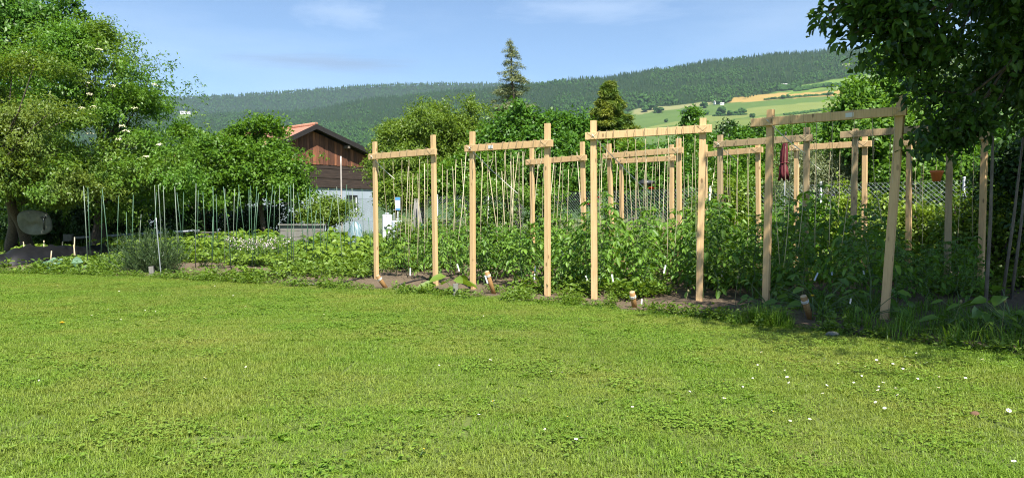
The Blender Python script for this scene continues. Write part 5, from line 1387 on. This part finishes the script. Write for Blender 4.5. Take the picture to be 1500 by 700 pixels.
bed((pr('C', 'a'), pr('C', 'b')), (pr('C2', 'a'), pr('C2', 'b')), 'leafy tomato plant in the bed behind the middle front frame', 'tomato plants behind the middle frame', 3, .58, 1.8, .4, 1.12)
bed((pr('C', 'b') + (.35, -.1, 0), pr('C', 'b') + (.36, -.1, 0)), (pr('D2', 'a') - (.35, 0, 0), pr('D2', 'a') - (.34, 0, 0)), 'leafy tomato plant between the middle and the tallest frame', 'tomato plants between middle and tallest frames', 1, .5, 1.5, .5, 1.15)
bed((pr('D', 'a'), pr('D', 'b')), (pr('D2', 'a'), pr('D2', 'b')), 'leafy tomato plant in the shaded bed behind the tallest frame', 'tomato plants behind the tallest frame', 3, .55, 1.8, .45, 1.18)
bed((pr('D', 'b') + (.4, .6, 0), pr('D', 'b') + (1.3, .5, 0)), (pr('E2', 'a'), pr('E2', 'b')), 'leafy tomato plant in the deep shade below the overhanging tree', 'tomato plants under the overhanging tree', 3, .5, 1.6, .3, .95)
TOM.done()

# pumpkin-like broad leaves by the front posts
def broad(name, label, px, row, d, n, L, W, mat='weed', h=.2, cat='plant', group=None, el=(.2, 1.1)):
    x, y = gx(px, d), d; z = base_z(x, y) if y > edge(x) else 0
    t = thing(name, label, cat, (x, y, z), group); lf, st = MB(), MB(); b = np.array([x, y, z])
    for k in range(n):
        az = vg.uniform(0, 6.28); C = arch(b, az, vg.uniform(*el), vg.uniform(.5, 1.1) * h, 5, .2); st.tube(C, np.linspace(.006, .003, 5), 4, False)
        u = np.array([math.cos(az), math.sin(az), -.15]); l = L * vg.uniform(.6, 1.15)
        lf.leaves((C[-1] - u * l * .2)[None], u[None], (UP + vg.normal(0, .3, 3) + np.array([0, -.35, 0]))[None], l, W * l / L, vg.random(), .12, False, .2)
    lf.build('foliage', M[mat], t); st.build('stalks', M['stem'], t); return t
broad('squash_plant', 'young squash plant with big pointed leaves between two front frames', 663, 412, 10.9, 9, .34, .22, 'weed', .34)
broad('pepper_plant', 'pepper plant with large bright leaves before the tallest frame', 1205, 425, 8.25, 26, .17, .10, 'potato', .62)
broad('pepper_plant', 'pepper plant with bright leaves at the left post of tallest frame', 1128, 425, 8.7, 24, .14, .08, 'potato', .5)
broad('pepper_plant', 'leafy pepper plant beside the leaning post', 1275, 440, 7.95, 22, .15, .085, 'potato', .6)
broad('comfrey_plant', 'large broad leaved plant in shade at the right edge', 1490, 440, 6.8, 26, .24, .13, 'potato', .6)
broad('comfrey_plant', 'broad leaved plant in shade right of the thin pole', 1440, 470, 6.9, 22, .2, .1, 'potato', .5)
broad('cabbage_plant', 'blue-green cabbage plant before the black sheet', 98, 392, 14.9, 34, .2, .14, 'cabbage', .42)
broad('cabbage_plant', 'smaller cabbage plant left of another near the black sheet', 72, 386, 15.8, 20, .16, .10, 'cabbage', .3)
for px, lab in ((28, 'bright green lettuce head at the bed edge, leftmost'), (36, 'bright green lettuce head left of the red lettuce'), (52, 'bright lettuce head right of the red lettuce'), (60, 'yellow-green lettuce head, rightmost by the black sheet')):
    broad('lettuce_head', lab, px, 395, 14.6, 22, .11, .09, 'lettuce', .1, 'lettuce')
broad('lettuce_head', 'dark red lettuce head at the far left bed edge', 44, 394, 14.55, 24, .12, .09, 'red_lettuce', .13, 'lettuce')
broad('leafy_plant', 'big pale green leafy plant before the stone slab', 52, 352, 18.6, 60, .2, .13, 'bean', .55)
broad('leafy_plant', 'leafy light green plant right of the stone slab', 82, 350, 18.8, 55, .19, .12, 'bean', .5)
broad('leafy_plant', 'low leafy plant at the left edge before the elder trunk', 6, 356, 18.5, 40, .16, .1, 'bean', .36)
# rosemary: dense upright needles
t = thing('rosemary_bush', 'dense dark green rosemary bush at the bed edge', 'bush', (gx(224, 14.6), 14.6, 0)); lf, st = MB(), MB(); c = np.array([gx(222, 14.6), 14.6, 0])
for k in range(330):
    az = vg.uniform(0, 6.28); el = vg.uniform(.5, 1.5); L = vg.uniform(.45, .88); C = arch(c + np.r_[vg.normal(0, .16, 2), 0] * (1.4, .8, 0), az, el, L, 5, -.1)
    st.tube(C, np.linspace(.005, .002, 5), 3, False); m_ = 30
    q = vg.random(m_) * 4; i = np.minimum(q.astype(int), 3); p = C[i] + (C[i + 1] - C[i]) * (q - i)[:, None]; d = unit(C[i + 1] - C[i])
    A = d * .8 + vg.normal(0, .5, (m_, 3)); lf.leaves(p, A, vg.normal(0, 1, (m_, 3)), .05, .014, vg.random(m_), .1, True)
lf.build('foliage', M['rosemary'], t); st.build('stems', M['stem'], t)
# fennel plume and dry grass
t = thing('fennel_plant', 'tall feathery bright green fennel below the maroon parasol', 'fennel', (gx(1143, 13.9), 13.9, 0)); lf, st = MB(), MB(); c = np.array([gx(1143, 13.9), 13.9, 0])
for k in range(260):
    az = vg.uniform(0, 6.28); C = arch(c + np.r_[vg.normal(0, .22, 2), 0], az, vg.uniform(.75, 1.5), vg.uniform(.9, 1.55), 7, .18); st.tube(C, np.linspace(.006, .002, 7), 3, False); m_ = 60
    q = (.3 + .7 * vg.random(m_)) * 6; i = np.minimum(q.astype(int), 5); p = C[i] + (C[i + 1] - C[i]) * (q - i)[:, None]; A = unit(C[i + 1] - C[i]) * .7 + vg.normal(0, .6, (m_, 3)); lf.leaves(p, A, vg.normal(0, 1, (m_, 3)), .14, .012, vg.random(m_), .1, True)
lf.build('foliage', M['fennel'], t); st.build('stems', M['stem'], t)
ROSE_LEAF[0].build('foliage', M['potato'], ROSE_LEAF[1])
# pale blossom clusters of the oregano
t = thing('oregano_plant', 'pale pink flowering oregano in the bed before the plum tree', 'flowering plant', (gx(378, 16.5), 16.5, 0)); mb, lf, st = MB(), MB(), MB()
for k in range(70):
    p = np.array([gx(378, 16.5) + vg.normal(0, .38), 16.5 + vg.normal(0, .25), 0]); tp = p + np.r_[vg.normal(0, .05, 2), vg.uniform(.42, .66)]; st.tube([p, tp], .004, 3, False)
    for q in range(9):
        mb.leaves((tp + vg.normal(0, .025, 3))[None], vg.normal(0, 1, (1, 3)), UP[None] + vg.normal(0, .3, (1, 3)), .026, .022, .5, 0, True)
    m_ = 12; f_ = vg.random(m_)[:, None]; lf.leaves(p + (tp - p) * f_ * .9, vg.normal(0, 1, (m_, 3)) + UP * .2, np.tile(UP, (m_, 1)) + vg.normal(0, .4, (m_, 3)), .06, .035, vg.random(m_), .1, True)
mb.build('blossom', M['pink'], t); lf.build('foliage', M['weed'], t); st.build('stems', M['stem'], t)

# low vegetables of the left bed: three kinds in rows
def mk_low(kind):
    def f(k):
        lf, st = MB(), MB(); z0 = np.zeros(3)
        if kind == 'bean':
            for q in range(26):
                az = vg.uniform(0, 6.28); C = arch(z0 + np.r_[vg.normal(0, .05, 2), 0], az, vg.uniform(.6, 1.4), vg.uniform(.2, .46), 5, .12); st.tube(C, np.linspace(.005, .002, 5), 3, False)
                for j in (-1, 0, 1):
                    u = np.array([math.cos(az + j * 1.3), math.sin(az + j * 1.3), -.2]); lf.leaves(C[-1][None], u[None], (UP + vg.normal(0, .35, 3))[None], vg.uniform(.07, .12), .075, vg.random(), .12, False, .2)
        else:
            for q in range(16):
                az = vg.uniform(0, 6.28); compound(lf, st, arch(z0 + np.r_[vg.normal(0, .06, 2), 0], az, vg.uniform(.5, 1.35), vg.uniform(.28, .5), 6, .25), .085, 3, vg, vg.random(), .62)
        return plant_proto(kind + '_plant', [('foliage', lf, kind), ('stem', st, 'stem')])
    return f
BEAN, POT = Kind(mk_low('bean'), 4), Kind(mk_low('potato'), 4)
cnt = 0
bare = [(-3.1, 12.3, 1.35, .8), (-5.9, 14.2, 1.0, .7), (-4.6, 15.0, .9, .4), (-7.3, 15.2, .7, .35), (-2.6, 14.6, .7, .35)]
def is_bare(x, y):
    return any(((x - a) / rx) ** 2 + ((y - b) / ry) ** 2 < 1 for a, b, rx, ry in bare)
for row in range(11):
    o_ = .55 + row * .82
    x = -12.2
    while x < 1.2:
        x += vg.uniform(.42, .62)
        y = edge(x) + o_ + vg.normal(0, .07)
        lim = -2.9 + (y - 12.5) * .34
        if x > lim and x < 7 and y < 18.5: continue
        if y > 23 or is_bare(x, y) or abs(x) > y * .8 + .5: continue
        if abs(x - gx(224, 14.6)) < .6 and abs(y - 14.6) < .5: continue
        if x < -9.2 and y < 20 and row < 6 and row > 0: continue
        if vg.random() < (.3 if row < 4 else .12) or (row < 7 and vnoise(np.array([[x * .9, y * .9, 0]]), 71)[0] < .36): continue
        kd = BEAN if (row // 2 + (x > -5)) % 2 else POT
        side = 'behind the rosemary' if x < -6.5 else 'before the plum tree' if x < -3.8 else 'before the white barn wall'
        kn = 'bean' if kd is BEAN else 'potato'
        if row < 2: side = side.replace('behind the rosemary', 'beside the rosemary') + ' at the bed edge'
        kd.place(x, y, base_z(x, y), vg.uniform(0, 6.28), vg.uniform(.75, 1.25) * (.75 + .1 * row), f'low green {kn} plant in the left bed {side}', kn + ' plant', f'{kn} plants {side}'); cnt += 1
# low vegetables behind the frames
for k in range(60):
    x = vg.uniform(-.5, 8); y = 15.2 + vg.uniform(0, 3.2) - .45 * max(0, x - 2)
    if y > 10.6 + (9.5 - x) * 1.05 - .6: continue
    (BEAN if k % 3 else POT).place(x, y, 0, vg.uniform(0, 6.28), vg.uniform(.9, 1.5), 'low bushy bean or potato plant behind the back row of frames', 'vegetable plant', 'low plants behind the back frames')
for px_, d_ in ((508, 17.6), (518, 17.2), (528, 17.6), (537, 17.9), (500, 18.0)):
    BEAN.place(gx(px_, d_), d_, 0, vg.uniform(0, 6.28), vg.uniform(1.5, 1.75), 'tall leafy bean plant hiding the foot of the striped sack', 'bean plant', 'bean plants before the striped sack')
BEAN.done(); POT.done()

# tall raspberry-like canes row in front of the fence, middle
def bushy(name, lab, px, row_top, d, wpx, mat, seed, L=.08, W=.045, n=420, cat='bush', group=None):
    g = np.random.default_rng(seed); z1 = at(px, row_top, d)[2]; x = gx(px, d); w_ = wpx * d / F
    return tree(name, lab, cat, (x, d), [((x, d, z1 * .55), (w_, w_ * .8, z1 * .5))], mat, seed, n=n, per=9, L=L, W=W, sig=.11, trunk=.02, top=(x, d, z1 * .6), nl=12, lumpy=.5, inner=.25, stems=1, group=group)
for k, (px, rt, d, w_, mat, lab) in enumerate(((700, 262, 17.5, 34, 'tomato', 'leafy climbing bush behind the stickered frame, left'), (745, 258, 17.2, 36, 'potato', 'leafy climbing bush behind the middle of the stickered frame'), (800, 262, 17, 34, 'tomato', 'leafy bush behind the right post of stickered frame'),
    (1090, 258, 14.6, 30, 'potato', 'leafy bush left of the fennel below the third row rail'), (1062, 270, 14.2, 26, 'bean', 'light bush at the left of the shaded second row frame'), (1195, 300, 13.6, 26, 'fennel', 'low bright plant right of the maroon parasol'), (1235, 292, 13.2, 28, 'lettuce', 'yellow-green plant between the sunlit back frame posts'),
    (1300, 296, 12.4, 34, 'lettuce', 'sunlit yellow-green plants left of the orange pot'), (1350, 300, 11.9, 30, 'lettuce', 'sunlit yellow-green plant below the orange pot'), (1405, 296, 11.6, 34, 'bean', 'sunlit green plant right of the orange pot'), (1460, 300, 11.2, 30, 'bean', 'sunlit green plant near the right end of the fence'),
    (1025, 285, 15, 24, 'potato', 'leafy bush just right of the far frame'), (640, 330, 15.5, 30, 'potato', 'bush beside the dark green rain barrel'), (600, 338, 16.5, 30, 'weed', 'bush of weeds before the pole bundle'))):
    bushy('vegetable_bush', lab, px, rt, d, w_, mat, 300 + k)
# dry grass by the hoops: countless stems
def tufts(nm, k, n, size, h0, h1, wid, lean, mat, tint=(0, 1)):
    out_ = []
    for j in range(k):
        V, Q, T = blades(n, size, h0, h1, wid, lean, vg, True); out_.append(MB().add(V, Q, T, tint=np.repeat(vg.uniform(*tint, n), 5)).mesh('%s_%d' % (nm, j), M[mat]))
    return out_
n = 60; p = np.stack([vg.uniform(gx(835, 16), gx(985, 16), n), vg.uniform(15.4, 17.4, n), np.zeros(n)], 1)
scatter('dry_grass', p, zrot(n, .08), vg.uniform(.7, 1.25, n), vg.integers(0, 3, n), protos('dry_grass_tufts', tufts('dry_tuft', 3, 60, .4, .5, 1.15, .007, .25, 'straw')), 'tall straw coloured grass around the dark hoops', 'grass')
FEET = np.array([FR[k_][e_][:2] for k_ in 'ABCD' for e_ in 'ab'] + [[gx(p_, d_), d_] for p_, d_ in ((560, 11.5), (719, 10.6), (928, 9.1), (1184, 8.0))])
def clear(x, y):
    ok = np.ones(len(x), bool)
    for fx, fy in FEET:
        t_ = y / fy
        ok &= ~((np.abs(x - fx * t_) < .17) & (y < fy + .05) & (y > fy - .75))
    return ok
# unmown grass along the bed edge
n = 520; x = vg.uniform(-1.6, 5.2, n); y = edge(x) + vg.normal(.02, .16, n)
zone = .35 + .75 * np.exp(-((x - 2.75) / .45) ** 2) + .3 * np.exp(-((x - .5) / .7) ** 2) + .5 * (x > 3.4)
wgt = zone * np.clip(.25 + (vnoise(np.stack([x * 1.2, y * 0, y * 0], 1), 41) - .3) * 2, .15, 1)
wgt = wgt * np.where(clear(x, y), 1, .22)
scatter('edge_grass', np.stack([x, y, 0 * x], 1), zrot(n, .1), vg.uniform(.35, 1.0, n) * wgt * np.where(x > 3.0, .75, .8), vg.integers(0, 4, n), protos('edge_grass_tufts', tufts('edge_tuft', 4, 34, .2, .14, .34, .011, .7, 'longgrass')), 'long unmown grass along the lawn edge of the beds', 'grass')
n = 420; x = vg.uniform(3.4, 8.2, n); y = edge(x) + vg.uniform(0, 3.2, n)
scatter('shade_grass', np.stack([x, y, 0 * x], 1), zrot(n, .12), vg.uniform(.4, .9, n) * np.where(clear(x, y), 1, .3), vg.integers(0, 4, n), protos('shade_grass_tufts', tufts('shade_tuft', 4, 30, .26, .16, .4, .010, .8, 'longgrass')), 'wild grass in the shade of the overhanging tree', 'grass')
# small weeds over all the beds and the edge
wm = []
for k in range(6):
    mb = MB(); m_ = 26; az = vg.uniform(0, 6.28, m_); r_ = np.abs(vg.normal(0, .07, m_)); P = np.stack([r_ * np.cos(az), r_ * np.sin(az), vg.uniform(.01, .13, m_)], 1)
    A = np.stack([np.cos(az), np.sin(az), vg.uniform(-.2, .8, m_)], 1) + vg.normal(0, .3, (m_, 3)); l = vg.uniform(.03, .075, m_)
    mb.leaves(P, A, np.tile(UP, (m_, 1)) + vg.normal(0, .35, (m_, 3)), l, l * .55, vg.random(m_), .15, False, .2); wm.append(mb.mesh('bed_weed_%d' % k, M['weed']))
wcoll = protos('bed_weeds', wm)
n = 11000; x = vg.uniform(-13, 8.5, n); y = edge(x) - .05 + vg.uniform(0, 9.5, n)
dn = vnoise(np.stack([x * .8, y * .8, 0 * x], 1), 61)
tom = (x > -2.6 + (y - 12) * .34) & (y > edge(x) + .35)
tarp = (np.abs((x - gx(-2, 16)) * 5.8 - (y - 16.0) * ((gx(192, 21.8) - gx(-2, 16)))) < 7.5) & (y > 15.6)
k_ = ~tarp & clear(x, y) & ~((np.abs(x - gx(222, 14.4)) < .65) & (y < 14.9)) & (dn > np.where(tom, .58, .30) - .14 * ((y < edge(x) + .9) & (x > -2.6) & (x < 1.3))) & (np.abs(x) < y * .8 + 1.5) & (y < 24) & ~np.array([is_bare(a, b) and vg.random() < .9 for a, b in zip(x, y)])
x, y = x[k_], y[k_]
z = np.where(y > edge(x), soilh(x, y), 0)
front = (x > -2.9) & (y < edge(x) + 1.0)
scatter('bed_weeds', np.stack([x, y, z], 1), zrot(len(x), .15), vg.uniform(.6, 1.7, len(x)) * np.where(front, .65, 1) * np.where((y < edge(x) + .8) & ~front, .8, 1), vg.integers(0, 6, len(x)), wcoll, 'low weeds and seedlings covering the soil of the beds', 'weeds')
n = 800; x = vg.uniform(-12, 5.5, n); y = edge(x) + vg.normal(.1, .16, n)
scatter('edge_weeds', np.stack([x, y, 0 * x], 1), zrot(n, .15), vg.uniform(.4, .8, n) * np.where(clear(x, y), 1, .4), vg.integers(0, 6, n), wcoll, 'low weeds along the edge of the lawn', 'weeds')
# rough meadow beyond the beds
n = 2600; y = vg.uniform(16, 34, n); x = vg.uniform(-1, 1, n) * y * .8
k_ = (y > 23) | (x > 1)
scatter('rough_grass', np.stack([x, y, 0 * x], 1)[k_], zrot(k_.sum(), .1), vg.uniform(.8, 2.0, k_.sum()), vg.integers(0, 4, k_.sum()), protos('rough_grass_tufts', tufts('rough_tuft', 4, 40, .5, .16, .4, .014, .6, 'longgrass')), 'rough grass beyond the beds and under the trees', 'grass')
# thin tall weeds standing at the edge
for k, (px, row, d, top) in enumerate(((1078, 466, 8.55, 406), (1003, 458, 8.8, 426), (1404, 500, 6.9, 442), (1467, 500, 6.6, 440), (1180, 470, 8.1, 424), (1255, 480, 7.7, 455))):
    b = np.array([gx(px, d), d, 0]); tp = at(px + vg.uniform(-6, 6), top, d)
    t = thing('weed_stalk', 'thin dry weed stalk standing at the shaded lawn edge', 'weed', b, 'dry stalks at the lawn edge')
    MB().tube([b, (b + tp) / 2 + vg.normal(0, .01, 3), tp], [.004, .003, .002], 4).build('stem', M['straw'], t)
    V, Q, T = blob(vg, (5, 7), (.014, .014, .02), .1); MB().add(np.array(V) + tp, Q, T).build('seed_head', M['straw'], t)
print('plants', n_t, cnt)
